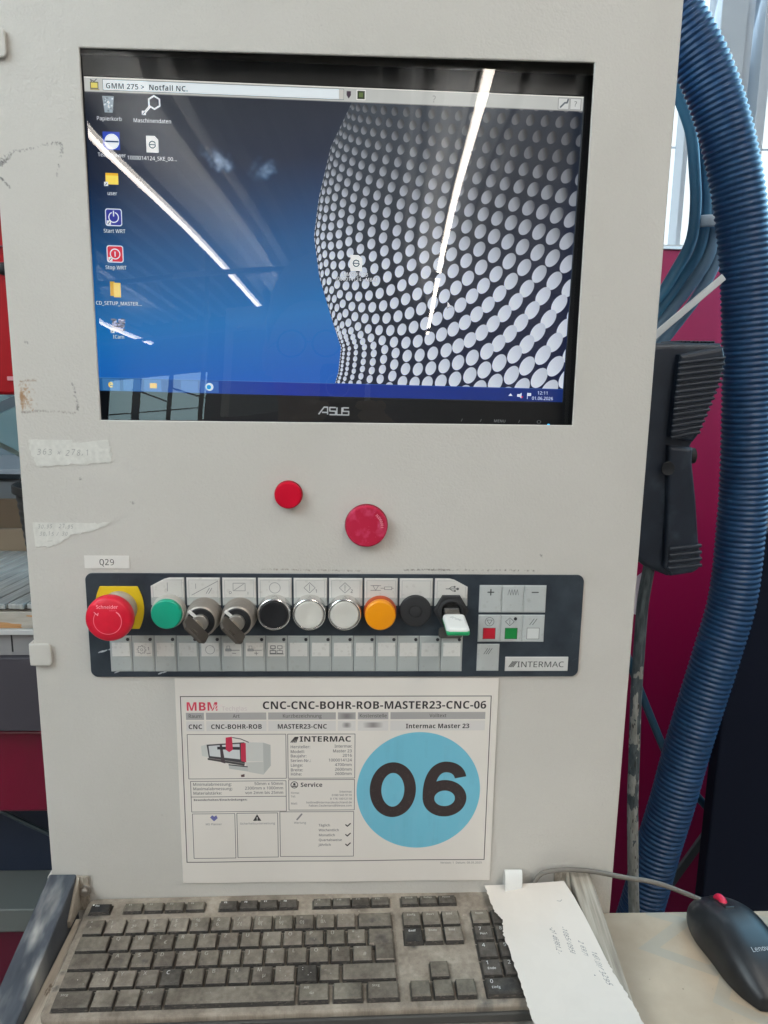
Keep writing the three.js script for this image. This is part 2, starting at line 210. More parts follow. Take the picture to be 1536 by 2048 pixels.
    const link = (x, y) => { g.fillStyle = '#e8ecf0'; g.fillRect(x, y, 3.4, 3.4); line(g, [[x + 0.8, y + 2.8], [x + 2.4, y + 1]], 0.6, '#234'); };
    g.fillStyle = 'rgba(190,205,214,0.75)'; g.beginPath(); g.moveTo(14, 14); g.lineTo(23.5, 14); g.lineTo(22, 26.5); g.lineTo(15.5, 26.5); g.fill(); for (let k = 0; k < 26; k++) { g.fillStyle = rnd() < 0.5 ? 'rgba(90,104,116,0.7)' : 'rgba(235,242,246,0.7)'; g.fillRect(14.6 + rnd() * 7.4, 14.6 + rnd() * 10.6, 1.4, 1.2); } cap('Papierkorb', 19, 31);
    g.strokeStyle = '#dfe6ea'; g.lineWidth = 1.4; g.beginPath(); for (let k = 0; k < 7; k++) { const a = k * Math.PI / 3 + 0.5; g[k ? 'lineTo' : 'moveTo'](56 + 5 * Math.cos(a), 17.5 + 5 * Math.sin(a)); } g.stroke(); line(g, [[52, 21], [47.5, 26]], 2, '#e8ecee'); link(45.6, 24); cap('Maschinendaten', 54, 31.6);
    g.fillStyle = 'rgb(30,66,178)'; g.fillRect(13, 41, 14, 14); g.fillStyle = '#eef4fa'; g.beginPath(); g.arc(20.4, 48.6, 6, 0, 7); g.fill(); line(g, [[15.4, 48.6], [25.4, 48.6]], 1.2, '#223a66'); text(g, '◂', 16.2, 48.6, 5, '#223a66', 'center'); text(g, '▸', 24.6, 48.6, 5, '#223a66', 'center'); cap('TeamViewer', 20, 59);
    const page = (x, y) => { g.fillStyle = '#eceeec'; g.beginPath(); g.moveTo(x, y); g.lineTo(x + 7, y); g.lineTo(x + 10, y + 3); g.lineTo(x + 10, y + 13); g.lineTo(x, y + 13); g.fill(); g.strokeStyle = '#4a5a66'; g.lineWidth = 1; g.beginPath(); g.arc(x + 5, y + 6.8, 2.6, 0.2, 5.8); g.stroke(); line(g, [[x + 2.6, y + 6.8], [x + 7.4, y + 6.8]], 0.9, '#4a5a66'); };
    page(48.5, 43); cap('1000014124_SKE_00...', 53, 60.4);
    g.fillStyle = 'rgb(232,184,40)'; g.fillRect(14, 73, 10.5, 8); g.fillStyle = 'rgb(250,218,90)'; g.fillRect(14, 75, 10.5, 7); link(12.6, 80); cap('user', 19, 89);
    for (const [y, col, s, r] of [[101, 'rgb(46,54,150)', 'Start WRT', 0], [130.5, 'rgb(206,44,66)', 'Stop WRT', 1]]) { g.fillStyle = '#dfe4ee'; g.beginPath(); g.roundRect(12.4, y, 14, 14, 2); g.fill(); g.fillStyle = col; g.beginPath(); g.roundRect(13.2, y + 0.8, 12.4, 12.4, 1.5); g.fill(); g.strokeStyle = '#e6eaf4'; g.lineWidth = 0.9; g.beginPath(); g.arc(19.4, y + 7, 4, r ? 0 : -1.2, r ? 7 : 4.3); g.stroke(); line(g, [[19.4, y + (r ? 5.4 : 2)], [19.4, y + (r ? 8.8 : 6)]], 1, '#e6eaf4'); link(13.6, y + 9.6); cap(s, 19.6, y + 18); }
    g.fillStyle = 'rgb(206,164,60)'; g.fillRect(14, 160, 4, 12); g.fillStyle = 'rgb(238,206,112)'; g.fillRect(17, 161, 6, 12); cap('CD_SETUP_MASTER...', 21, 178);
    for (let k = 0; k < 80; k++) { const v = 90 + rnd() * 150; g.fillStyle = `rgb(${v * 0.85},${v * 0.87},${v})`; g.fillRect(13.5 + rnd() * 10, 190.6 + rnd() * 10, 2.4, 1.4); } link(13, 199.6); cap('ICam', 19.6, 206);
    page(219, 132); cap('MASTER 23', 224, 148); cap('1000014124 - M&M', 224, 152);
    g.fillStyle = '#f4f6f8'; g.beginPath(); g.moveTo(304, 168); g.lineTo(304, 174); g.lineTo(305.6, 172.6); g.lineTo(307.6, 172.8); g.fill(); g.strokeStyle = '#223'; g.lineWidth = 0.3; g.stroke();
  });
  obj('screen', new THREE.PlaneGeometry(W, H).translate(0, 0, Z), new THREE.MeshStandardMaterial({ color: 0x000000, roughness: 0.5, emissive: 0xffffff, emissiveMap: ctex(c), emissiveIntensity: 1.48 }), mon);
  const bz = mat([0.008, 0.008, 0.009], 0.35);
  const bf = extrude(shapeOf([[-0.222, -0.155], [0.222, -0.155], [0.222, 0.143], [-0.222, 0.143]], [[[-W / 2, -H / 2], [-W / 2, H / 2], [W / 2, H / 2], [W / 2, -H / 2]]]), 0.006, 0.0008, 1); obj('bezel', bf.translate(0, 0, Z - 0.005), bz, mon);
  obj('housing', span(-0.221, 0.221, -0.154, 0.142, -0.075, Z - 0.0055, 0.004), bz, mon);
  const lc = canvas(1024, 128, (g, w, h) => {
    g.fillStyle = 'rgb(12,12,13)'; g.fillRect(0, 0, w, h); g.save(); g.translate(507, 66); g.scale(0.245, 0.54); g.fillStyle = '#d6d8da'; g.strokeStyle = '#d6d8da'; g.lineWidth = 13; g.lineJoin = 'round';
    // letterforms
    g.beginPath(); g.moveTo(-128, 34); g.lineTo(-78, -36); g.lineTo(-46, -36); g.lineTo(-46, 34); g.moveTo(-98, 14); g.lineTo(-46, 14); g.stroke();
    for (const x of [-26, 94]) { g.beginPath(); g.moveTo(x + 54, -34); g.lineTo(x, -34); g.lineTo(x, 0); g.lineTo(x + 52, 0); g.lineTo(x + 52, 34); g.lineTo(x - 4, 34); g.stroke(); }
    g.beginPath(); g.moveTo(38, -36); g.lineTo(38, 34); g.lineTo(84, 34); g.lineTo(84, -36); g.stroke(); g.restore();
    for (const [x, q] of [[797, '⊡/⊡'], [840, '◑/▼'], [883, 'MENU'], [927, '⊞/▲']]) { g.save(); g.translate(x, 96); g.scale(0.5, 1); text(g, q, 0, 0, 19, 'rgb(190,192,194)', 'center'); g.restore(); } g.strokeStyle = 'rgb(150,152,154)'; g.lineWidth = 2; g.beginPath(); g.ellipse(972, 96, 4, 8, 0, 0, 7); g.stroke();
  });
  obj('logo_strip', new THREE.PlaneGeometry(0.408, 0.022).translate(0.002, -H / 2 - 0.0125, Z + 0.0014), mat(0xffffff, 0.4, { map: ctex(lc) }), mon);
  obj('power_led', new THREE.CylinderGeometry(0.0011, 0.0011, 0.001, 16).rotateX(Math.PI / 2).translate(0.194, -H / 2 - 0.0205, Z + 0.0022), new THREE.MeshStandardMaterial({ color: 0x001020, emissive: RGB(0.05, 0.5, 1), emissiveIntensity: 2.2 }), mon);
}

// ---------------------------------------------------------------- magnets and stickers
{
  const disc = (r, h) => lathe([[0, h], [r - 0.0016, h], [r - 0.0006, h - 0.0005], [r, h - 0.0016], [r + 0.0006, 0.0002], [0, 0.0002]], 64);
  const a = thing('magnet', 'small plain bright red round magnet under the screen', 'magnet', [-0.0583, 1.3331, 0.0002]); obj('cap', disc(0.0117, 0.007), M.red, a);
  const b = thing('magnet', 'large dull red round magnet with raised lettering', 'magnet', [0.0096, 1.3062, 0.0002]);
  const dirt = ctex(canvas(256, 256, (g, w, h) => { g.fillStyle = 'rgb(178,30,62)'; g.fillRect(0, 0, w, h); pixels(g, w, h, (p, i, x, y) => { const n = fbm(x / 40, y / 40, 21, 4), m = Math.max(0, n - 0.5) * 120; p[i] += m * 0.5; p[i + 1] += m; p[i + 2] += m; }); for (let k = 0; k < 30; k++) { g.fillStyle = 'rgba(236,150,165,0.5)'; g.fillRect(rnd() * w, rnd() * h, 2 + 3 * rnd(), 1.5); } }));
  obj('cap', planarUV(disc(0.0183, 0.008), (x, y) => [x / 0.04 + 0.5, y / 0.04 + 0.5]), mat(0xffffff, 0.65, { map: dirt, specularIntensity: 0.4 }), b);
  const font = await new FontLoader().loadAsync('fonts/droid/droid_sans_bold.typeface.json');
  const letters = [...'FRANKEN'].map((ch, i) => { const t = new TextGeometry(ch, { font, size: 0.0024, depth: 0.0007, curveSegments: 3 }); t.translate(-0.0008, 0, 0); t.rotateZ(-Math.PI); const ang = -0.02 + i * 0.135; t.translate(0, 0, 0); t.rotateZ(Math.PI / 2 + ang + Math.PI); t.translate(0.0148 * Math.cos(ang), 0.0148 * Math.sin(ang), 0.0079); return t; });
  obj('lettering', letters, mat([0.72, 0.2, 0.27], 0.5), b);
  const sticker = (name, label, pts, w, h, paint, cat = 'sticker') => {   // pts in metres on the panel, painted over their bounding box
    const xs = pts.map((p) => p[0]), ys = pts.map((p) => p[1]), x0 = Math.min(...xs), x1 = Math.max(...xs), y0 = Math.min(...ys), y1 = Math.max(...ys);
    const g = extrude(shapeOf(pts), 0.0003); g.translate(0, 0, 0.0002);
    return tag(obj(name, planarUV(g, (x, y) => [(x - x0) / (x1 - x0), (y - y0) / (y1 - y0)]), mat(0xffffff, 0.75, { map: ctex(canvas(w, h, paint)) })), label, cat);
  };
  const torn = (pts, j, n = 5) => { const o = []; pts.forEach((p, i) => { const q = pts[(i + 1) % pts.length], J = p[2] === 0 ? 0 : j; for (let k = 0; k < n; k++) o.push([p[0] + (q[0] - p[0]) * k / n + (rnd() - 0.5) * J, p[1] + (q[1] - p[1]) * k / n + (rnd() - 0.5) * J]); }); return o; };
  sticker('label_strip', 'white printed label reading Q29 above the dark key panel', [[-0.2375, 1.2657], [-0.1985, 1.2657], [-0.1985, 1.2773], [-0.2375, 1.2773]], 390, 116, (g, w, h) => { g.fillStyle = 'rgb(226,223,217)'; g.fillRect(0, 0, w, h); text(g, 'Q29', w * 0.5, h * 0.52, 74, '#2c2a28', 'center', '', 'monospace'); }, 'label');
  const paperFill = (g, w, h) => { g.fillStyle = 'rgb(212,210,203)'; g.fillRect(0, 0, w, h); pixels(g, w, h, (p, i, x, y) => { const n = (fbm(x / 30, y / 30, 31, 4) - 0.5) * 22; p[i] += n; p[i + 1] += n; p[i + 2] += n; }); };
  sticker('torn_sticker', 'larger torn white sticker with faint pencilled numbers below the screen corner', torn([[-0.2775, 1.3785, 0], [-0.245, 1.3785], [-0.236, 1.376, 0], [-0.2105, 1.3795], [-0.2095, 1.3695], [-0.2085, 1.36], [-0.217, 1.3585], [-0.243, 1.3575], [-0.262, 1.3545], [-0.2735, 1.357], [-0.276, 1.366]], 0.0026, 7), 700, 260, (g, w, h) => { paperFill(g, w, h); scribble(g, '363 × 278,1', 70, 118, 74, 'rgba(120,118,116,0.55)'); for (let k = 0; k < 70; k++) { g.fillStyle = `rgba(130,128,122,${0.3 * rnd()})`; g.fillRect(w * (0.82 + 0.17 * rnd()), h * rnd(), 10 * rnd(), 5 * rnd()); } });
  sticker('torn_sticker', 'narrow wedge-shaped torn white sticker with two lines of faint numbers', torn([[-0.2797, 1.3065, 0], [-0.25, 1.3065, 0], [-0.228, 1.3062], [-0.213, 1.307], [-0.222, 1.302], [-0.238, 1.2975], [-0.247, 1.296], [-0.2525, 1.291], [-0.262, 1.2865], [-0.268, 1.2843], [-0.2788, 1.285, 0]], 0.0022, 7), 680, 230, (g, w, h) => { paperFill(g, w, h); scribble(g, '30,95   27,95', 45, 42, 46, 'rgba(110,110,112,0.6)'); scribble(g, '30,15 / 30', 55, 104, 46, 'rgba(110,110,112,0.55)'); line(g, [[120, 168], [160, 166]], 3, 'rgba(110,110,112,0.5)'); });
}

// ---------------------------------------------------------------- key panel with push buttons
const KX0 = -0.2374, KX1 = 0.2062, KY0 = 1.1645, KY1 = 1.2617;
{
  const S = 4.6, W = (KX1 - KX0) * 1000, H = (KY1 - KY0) * 1000, kx = (x) => x - KX0 * 1000, ky = (y) => KY1 * 1000 - y;   // world mm -> panel mm
  const tops = []; for (let i = 0; i < 9; i++) tops.push([-180 + i * 31.5, -180 + i * 31.5 + 28.6, 1233, 1257.6]);
  const low = []; for (let i = 0; i < 16; i++) low.push([-218.6 + i * 19.86, -218.6 + i * 19.86 + 18.4, 1170.4, 1203.6]);
  const side = []; for (let r = 0; r < 3; r++) for (let q = 0; q < (r < 2 ? 3 : 1); q++) side.push([112.4 + q * 20.1, 112.4 + q * 20.1 + 19.3, [1226.9, 1199, 1170.8][r], [1251.6, 1223.8, 1195.9][r]]);
  const face = ctex(canvas(Math.round(W * S), Math.round(H * S), (g, w, h) => {
    g.fillStyle = 'rgb(40,49,58)'; g.fillRect(0, 0, w, h);
    pixels(g, w, h, (p, i, x, y) => { const n = (fbm(x / 70, y / 70, 41, 5) - 0.45) * 34, s = (hash(x, y, 9) - 0.5) * 6; p[i] += n + s; p[i + 1] += n + s; p[i + 2] += n * 0.9 + s; });
    g.scale(S, S);
    for (let k = 0; k < 140; k++) { const x = rnd() * W, y = rnd() * H, a = rnd() * 3.1, l = rnd() * rnd() * 9; line(g, [[x, y], [x + l * Math.cos(a), y + l * Math.sin(a)]], 0.12 + 0.12 * rnd(), `rgba(190,196,200,${0.28 * rnd()})`); }
    for (const [x, y] of [[10, 73], [13, 72.4], [18, 70.8], [62, 93.6], [66, 92.4], [24, 92]]) { g.fillStyle = 'rgba(214,218,220,0.8)'; g.beginPath(); g.ellipse(x, y, 2.6 * rnd() + 1.2, 0.7, -0.4, 0, 7); g.fill(); }
    const dirty = (x0, y0, ww, hh, c1, c2, split) => { g.fillStyle = c1; g.fillRect(x0, y0, ww, hh); if (split) { g.fillStyle = c2; g.fillRect(x0, y0 + split, ww, hh - split); } for (let k = 0; k < 26; k++) { g.fillStyle = `rgba(120,112,100,${0.12 * rnd()})`; g.beginPath(); g.arc(x0 + rnd() * ww, y0 + rnd() * hh, 0.2 + rnd() * rnd() * 1.8, 0, 7); g.fill(); } };
    const ink = 'rgb(96,97,98)';
    tops.forEach(([a, b, y0, y1], i) => {
      const x = kx(a), y = ky(y1), ww = b - a; dirty(x - 0.6, y - 0.6, ww + 1.2, y1 - y0 + 1.2, 'rgb(206,203,198)', 'rgb(172,174,171)', 18.4); g.strokeStyle = 'rgba(120,122,122,0.7)'; g.lineWidth = 0.25; g.strokeRect(x + 1.6, y + 1.6, ww - 3.2, 16);
      if (i === 0 || i === 8) { g.fillStyle = 'rgb(40,49,58)'; g.beginPath(); const m = (v) => i ? x + ww - v : x + v; g.moveTo(m(-1), y - 1); g.lineTo(m(17.6), y - 1); g.lineTo(m(11.6), y + 0.7); g.lineTo(m(-0.6), y + 7.3); g.lineTo(m(-1), y + 7.5); g.fill(); }
      const cx = x + ww / 2; g.strokeStyle = ink; g.lineWidth = 0.32;
      if (i === 0) line(g, [[cx, y + 4], [cx, y + 12]], 0.35, ink);
      if (i === 1) { line(g, [[x + 7.6, y + 5], [x + 7.6, y + 9.5]], 0.3, ink); line(g, [[x + 4, y + 15.4], [x + 27, y + 2.6]], 0.4, ink); line(g, [[x + 16.6, y + 14], [x + 19.6, y + 9]], 0.4, ink); line(g, [[x + 18.8, y + 14], [x + 21.8, y + 9]], 0.4, ink); }
      if (i === 2) { g.strokeRect(x + 9, y + 4.4, 10.6, 7); line(g, [[x + 10, y + 10.8], [x + 18.4, y + 5]], 0.35, ink); g.beginPath(); g.arc(x + 6.4, y + 13, 1, 0, 7); g.stroke(); text(g, 'I', x + 22, y + 13, 3, ink, 'center'); }
      if (i === 3) { g.beginPath(); g.arc(cx, y + 8.6, 4.8, 0, 7); g.stroke(); }
      if (i === 4 || i === 5) { const q = x + 13.6, r = y + 8.4; line(g, [[q - 5, r], [q, r - 4.8], [q + 5, r], [q, r + 4.8], [q - 5, r]], 0.35, ink); line(g, [[q, r - 3], [q, r + 3]], 0.35, ink); text(g, i === 4 ? '1' : '2', q + 6, r + 3, 4.4, ink, 'center'); }
      if (i === 6) { const r = y + 8.6; line(g, [[x + 5, r - 2.4], [x + 14, r - 2.4]], 0.35, ink); line(g, [[x + 5, r + 2], [x + 14, r + 2]], 0.35, ink); line(g, [[x + 7, r - 2.4], [x + 12, r - 2.4], [x + 9.5, r + 2], [x + 7, r - 2.4]], 0.35, ink); line(g, [[x + 14, r], [x + 17.4, r]], 0.35, ink); g.strokeRect(x + 17.4, r - 1.3, 6.4, 2.6); line(g, [[x + 23.8, r], [x + 25.4, r]], 0.35, ink); }
      if (i === 8) { const r = y + 9; line(g, [[x + 9.6, r], [x + 19.4, r]], 0.7, '#555'); g.fillStyle = '#555'; g.beginPath(); g.arc(x + 20, r, 1.2, 0, 7); g.fill(); line(g, [[x + 12, r], [x + 14.4, r - 1.9], [x + 17, r - 1.9]], 0.6, '#555'); line(g, [[x + 13, r], [x + 15.4, r + 1.9], [x + 17.4, r + 1.9]], 0.6, '#555'); g.fillRect(x + 16.8, r + 1.1, 1.6, 1.6); g.beginPath(); g.arc(x + 17.2, r - 1.9, 0.9, 0, 7); g.fill(); }
    });
    low.forEach(([a, b, y0, y1], i) => {
      const x = kx(a), y = ky(y1), ww = b - a; dirty(x - 0.6, y - 0.6, ww + 1.2, y1 - y0 + 1.2, 'rgb(168,172,170)', '', 0); dirty(x + 1.3, y + 6, ww - 2.6, 13, 'rgb(212,210,205)', '', 0);
      const cx = x + ww / 2, r = y + 12.6; g.strokeStyle = ink; g.lineWidth = 0.3;
      if (i === 1) { g.beginPath(); for (let k = 0; k <= 32; k++) { const q = k * Math.PI / 16, R = k % 4 < 2 ? 4 : 3; g[k ? 'lineTo' : 'moveTo'](cx - 1.4 + R * Math.cos(q), r + R * Math.sin(q)); } g.stroke(); g.beginPath(); g.arc(cx - 1.4, r, 1, 0, 7); g.stroke(); text(g, '1', cx + 4.8, r - 1, 4.4, ink, 'center'); line(g, [[cx + 3, r + 3.4], [cx + 6.4, r + 3.4]], 0.35, ink); }
      if (i === 4) { g.beginPath(); g.arc(cx, r, 4, 0, 7); g.stroke(); }
      if (i === 5 || i === 6) { g.strokeRect(cx - 4.8, r - 3.6, 2.6, 2.8); g.fillStyle = '#9a9c9c'; g.fillRect(cx - 6, r - 0.8, 5, 2); g.strokeRect(cx - 6, r - 0.8, 5, 2); line(g, [[cx - 1, r + 0.4], [cx + 6.4, r + 0.4]], 0.5, ink); line(g, [[cx, r + 3.4], [cx + 3.2, r + 3.4]], 0.4, ink); if (i === 6) line(g, [[cx + 1.6, r + 1.8], [cx + 1.6, r + 5]], 0.4, ink); }
      if (i === 7) { line(g, [[cx - 6, r + 4], [cx + 6, r + 4]], 0.7, ink); for (const q of [cx - 3.6, cx + 2.6]) { g.strokeRect(q - 1.6, r - 3.8, 4, 2.8); g.strokeRect(q - 2.2, r + 0.8, 5, 2.6); line(g, [[q + 0.4, r - 1], [q + 0.4, r + 0.8]], 0.5, ink); } }
    });
    side.forEach(([a, b, y0, y1], i) => {
      const x = kx(a), y = ky(y1), ww = b - a; dirty(x - 0.6, y - 0.6, ww + 1.2, y1 - y0 + 1.2, 'rgb(180,184,183)', '', 0); const cx = x + ww / 2, r = y + 6;
      if (i === 0) { line(g, [[cx - 2.6, r], [cx + 2.6, r]], 1, '#333'); line(g, [[cx, r - 2.6], [cx, r + 2.6]], 1, '#333'); }
      if (i === 1) line(g, [0, 1, 2, 3, 4, 5, 6, 7, 8].map((k) => [cx - 4.6 + k * 1.2, r + (k & 1 ? -2.6 : 2.6)]), 0.35, ink);
      if (i === 2) line(g, [[cx - 2.8, r], [cx + 2.8, r]], 0.9, '#333');
      if (i > 2 && i < 6) { g.fillStyle = ['rgb(196,14,44)', 'rgb(0,128,56)', 'rgb(206,208,206)'][i - 3]; g.fillRect(cx - 5.6, y + 12, 11.2, 10.4); g.strokeStyle = '#444'; g.lineWidth = 0.3; g.strokeRect(cx - 5.6, y + 12, 11.2, 10.4); }
      g.strokeStyle = '#444'; g.lineWidth = 0.35;
      if (i === 3) { g.beginPath(); g.arc(cx, r, 4, 0, 7); g.stroke(); line(g, [[cx - 2.4, r - 1.6], [cx + 2.4, r - 1.6], [cx, r + 2.4], [cx - 2.4, r - 1.6]], 0.35, '#444'); }
      if (i === 4) { const q = cx - 1.6; line(g, [[q - 4, r], [q, r - 3.8], [q + 4, r], [q, r + 3.8], [q - 4, r]], 0.35, '#444'); line(g, [[q, r - 2.2], [q, r + 2.2]], 0.35, '#444'); }
      if (i === 5) for (const q of [0, 2.6]) line(g, [[cx - 3.4 + q, r + 2.8], [cx + 0.4 + q, r - 2.8]], 0.45, '#444');
      if (i === 6) for (const q of [0, 2, 4]) line(g, [[cx - 4 + q, r + 3], [cx - 0.6 + q, r - 2.4]], 0.45, '#444');
    });
    g.fillStyle = 'rgb(206,205,202)'; g.fillRect(kx(138), ky(1184), 58.4, 14); for (let k = 0; k < 4; k++) line(g, [[kx(141.6) + k * 1.3, ky(1174.4)], [kx(145) + k * 1.3, ky(1179.6)]], 0.7, '#333'); fitText(g, 'INTERMAC', kx(149), kx(192.6), ky(1176.7), 7.6, '#3a3a3a');
  }));
  const fm = mat(0xffffff, 0.5, { map: face }), fuv = (g) => planarUV(g, (x, y) => [(x - KX0) / (KX1 - KX0), (y - KY0) / (KY1 - KY0)]);
  const P = thing('key_panel', 'dark navy operator panel with grey membrane keys and a row of push buttons', 'control panel');
  obj('base_plate', fuv(extrude(roundRect(KX0, KY0, KX1, KY1, 0.0065), 0.0016, 0.0005, 2).translate(0, 0, 0.0003)), fm, P);
  const key = (name, [a, b, y0, y1], shape, z0 = 0.0014, t = 0.0013) => obj(name, fuv(extrude(shape || roundRect(a / 1000, y0 / 1000, b / 1000, y1 / 1000, 0.0008), t, 0.0005, 2).translate(0, 0, z0)), fm, P);
  tops.forEach((r, i) => { const [a, b, y0, y1] = r.map((v) => v / 1000); key('label_tile', r, i === 0 ? shapeOf([[a, y0], [b, y0], [b, y1], [b - 0.011, y1], [b - 0.017, y1 - 0.001], [a, y1 - 0.0075]]) : i === 8 ? shapeOf([[a, y0], [b, y0], [b, y1 - 0.0072], [a + 0.017, y1 - 0.001], [a + 0.01, y1], [a, y1]]) : null); });
  const dot = new THREE.CylinderGeometry(0.0015, 0.0016, 0.0008, 16).rotateX(Math.PI / 2);
  const dm = mat([0.03, 0.03, 0.035], 0.3);
  low.forEach((r) => { const k = key('membrane_key', r); obj('insert', fuv(span((r[0] + 1.3) / 1000, (r[1] - 1.3) / 1000, (r[3] - 19) / 1000, (r[3] - 6) / 1000, 0.0022, 0.003, 0.0003)), fm, k); obj('indicator', dot.clone().translate((r[1] - 2.6) / 1000, (r[3] - 2.9) / 1000, 0.0028), dm, k); });
  side.forEach((r, i) => { const k = key('membrane_key', r); if (i === 4) obj('indicator', dot.clone().translate((r[1] - 6.4) / 1000, (r[3] - 3.2) / 1000, 0.0028), dm, k); });
  key('name_plate', [138, 196.2, 1170.2, 1183.8]);
  // emergency stop
  const at = (o, x, y, z = 0.0019) => { o.position.set(x, y, z); return o; };
  const grp = (name, x, y) => { const g = new THREE.Group(); g.name = name; P.add(g); return at(g, x, y); };
  const yel = new THREE.Shape(); yel.moveTo(-0.0164, -0.0197); yel.lineTo(0.0164, -0.0197); yel.quadraticCurveTo(0.0262, 0, 0.0164, 0.0197); yel.lineTo(-0.0164, 0.0197); yel.quadraticCurveTo(-0.0262, 0, -0.0164, -0.0197);
  const es = grp('emergency_stop', -0.2083, 1.2303);
  obj('yellow_plate', extrude(yel, 0.0012, 0.0003, 1, 24), mat([0.72, 0.5, 0.01], 0.5), es);
  obj('collar', lathe([[0.0155, 0.0011], [0.0155, 0.004], [0.0148, 0.0062], [0.0135, 0.0075], [0.0128, 0.012], [0.0118, 0.0126], [0.011, 0.024], [0, 0.024]]), mat([0.46, 0.4, 0.33], 0.4, { metalness: 0.3 }), es);
  const capT = ctex(canvas(512, 512, (g, w, h) => {
    g.fillStyle = 'rgb(214,14,46)'; g.fillRect(0, 0, w, h); pixels(g, w, h, (p, i, x, y) => { const n = (fbm(x / 60, y / 60, 51, 3) - 0.5) * 14; p[i] += n; p[i + 1] += n * 0.6 + 3; p[i + 2] += n * 0.6 + 3; });
    text(g, 'Schneider', 256, 112, 50, 'rgb(244,176,182)', 'center'); text(g, 'Electric', 316, 148, 22, 'rgba(240,160,170,0.6)', 'center');
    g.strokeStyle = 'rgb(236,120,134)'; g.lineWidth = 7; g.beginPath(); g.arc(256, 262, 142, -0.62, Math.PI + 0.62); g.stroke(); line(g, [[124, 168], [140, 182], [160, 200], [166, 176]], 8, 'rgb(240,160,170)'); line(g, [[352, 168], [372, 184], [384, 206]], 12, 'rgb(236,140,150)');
  }));
  obj('mushroom_cap', planarUV(lathe([[0.011, 0.02], [0.0165, 0.0205], [0.0188, 0.0222], [0.0199, 0.025], [0.0199, 0.0295], [0.0192, 0.0322], [0.0176, 0.034], [0.012, 0.0352], [0, 0.0356]], 64), (x, y) => [x / 0.042 + 0.5, y / 0.042 + 0.5]), mat(0xffffff, 0.42, { map: capT }), es);
  const bx = (i) => -0.1648 + i * 0.03115, BY = 1.2275;
  const ring = (m = M.chrome) => [lathe([[0.0124, 0.011], [0.0131, 0.0116], [0.0143, 0.0112], [0.0149, 0.0098], [0.0151, 0.003], [0.0156, 0]], 48), m];
  const lensM = (r, g, b) => mat([r, g, b], 0.38, { clearcoat: 0.2 });
  { const b = grp('indicator_lamp', bx(0), BY + 0.0005); obj('bezel', lathe([[0.0128, 0.009], [0.014, 0.0088], [0.0146, 0.0075], [0.015, 0]]), mat([0.42, 0.4, 0.36], 0.5), b); obj('lens', lathe([[0.0134, 0.006], [0.0135, 0.0115], [0.0131, 0.0128], [0.012, 0.0134], [0, 0.0138]]), lensM(0.0, 0.33, 0.2), b); b.children[1].userData.label = 'green lens'; }
  for (const i of [1, 2]) {
    const b = grp('key_switch', bx(i) + 0.0002, 1.2245); obj('collar', lathe([[0.0112, 0.0208], [0.0126, 0.0207], [0.0141, 0.0196], [0.0143, 0.012], [0.0149, 0.0118], [0.0149, 0.0065], [0.0155, 0.006], [0.0156, 0]]), M.satin, b);
    obj('face', lathe([[0.0122, 0.019], [0.0122, 0.0213], [0.0112, 0.0219], [0, 0.0219]]), M.blackPlastic, b);
    obj('lock_barrel', lathe([[0.0072, 0.021], [0.0072, 0.0252], [0.0066, 0.0258], [0, 0.0258]]), mat([0.5, 0.47, 0.43], 0.4, { metalness: 0.9 }), b);
    obj('pointer', box(0.0028, 0.008, 0.0014, 0, 0, 0.0222, 0.0004).rotateZ(0.85).translate(-0.0068, 0.0075, 0), mat([0.75, 0.73, 0.7], 0.5), b);
  }
  const push = (i, col, name) => { const b = grp('push_button', bx(i), BY); obj('bezel', ...ring(), b); obj('cap', lathe([[0.0123, 0.002], [0.0123, 0.0122], [0.0116, 0.0129], [0.0085, 0.0124], [0, 0.012]]), mat(col, 0.4), b).userData.label = name; };
  push(3, [0.012, 0.012, 0.014], 'black button cap'); push(4, [0.62, 0.6, 0.55], 'white button cap'); push(5, [0.62, 0.6, 0.55], 'white button cap');
  { const b = grp('indicator_lamp', bx(6) + 0.0005, BY); obj('bezel', lathe([[0.0125, 0.008], [0.0142, 0.0078], [0.0148, 0]]), mat([0.4, 0.05, 0.008], 0.4), b); obj('lens', lathe([[0.0137, 0.006], [0.0138, 0.0118], [0.0132, 0.0133], [0.012, 0.014], [0, 0.0143]]), lensM(0.85, 0.3, 0.0), b).userData.label = 'amber lens'; }
  { const b = grp('blanking_plug', bx(7) + 0.001, 1.2288); obj('disc', lathe([[0.0142, 0], [0.0142, 0.0048], [0.0134, 0.0058], [0.006, 0.006], [0.0057, 0.0053], [0.0053, 0.0053], [0.005, 0.006], [0, 0.006]]), M.dullBlack, b); }
  { const b = grp('usb_socket', bx(8) + 0.0018, 1.2292); const hx = []; for (let k = 0; k < 6; k++) hx.push([0.0158 * Math.cos(k * Math.PI / 3), 0.0158 * Math.sin(k * Math.PI / 3)]); obj('hex_nut', extrude(shapeOf(hx, [[...Array(24).keys()].map((k) => [0.0108 * Math.cos(k * Math.PI / 12), 0.0108 * Math.sin(k * Math.PI / 12)])]), 0.0055, 0.0008, 2), M.dullBlack, b);
    obj('ring', lathe([[0.0088, 0.0075], [0.0098, 0.0084], [0.0112, 0.008], [0.0118, 0.0048]]), M.dullBlack, b); obj('port', box(0.0135, 0.006, 0.008, 0, 0.0004, 0.004, 0.0006), mat([0.12, 0.12, 0.12], 0.4, { metalness: 0.6 }), b); obj('socket_floor', lathe([[0.0108, 0.0012], [0, 0.0012]]), M.blackPlastic, b);
    obj('flap', extrude(roundRect(-0.0105, -0.0265, 0.0115, -0.0165, 0.003), 0.0035, 0.001, 2), mat([0.06, 0.055, 0.05], 0.5), b); }
}
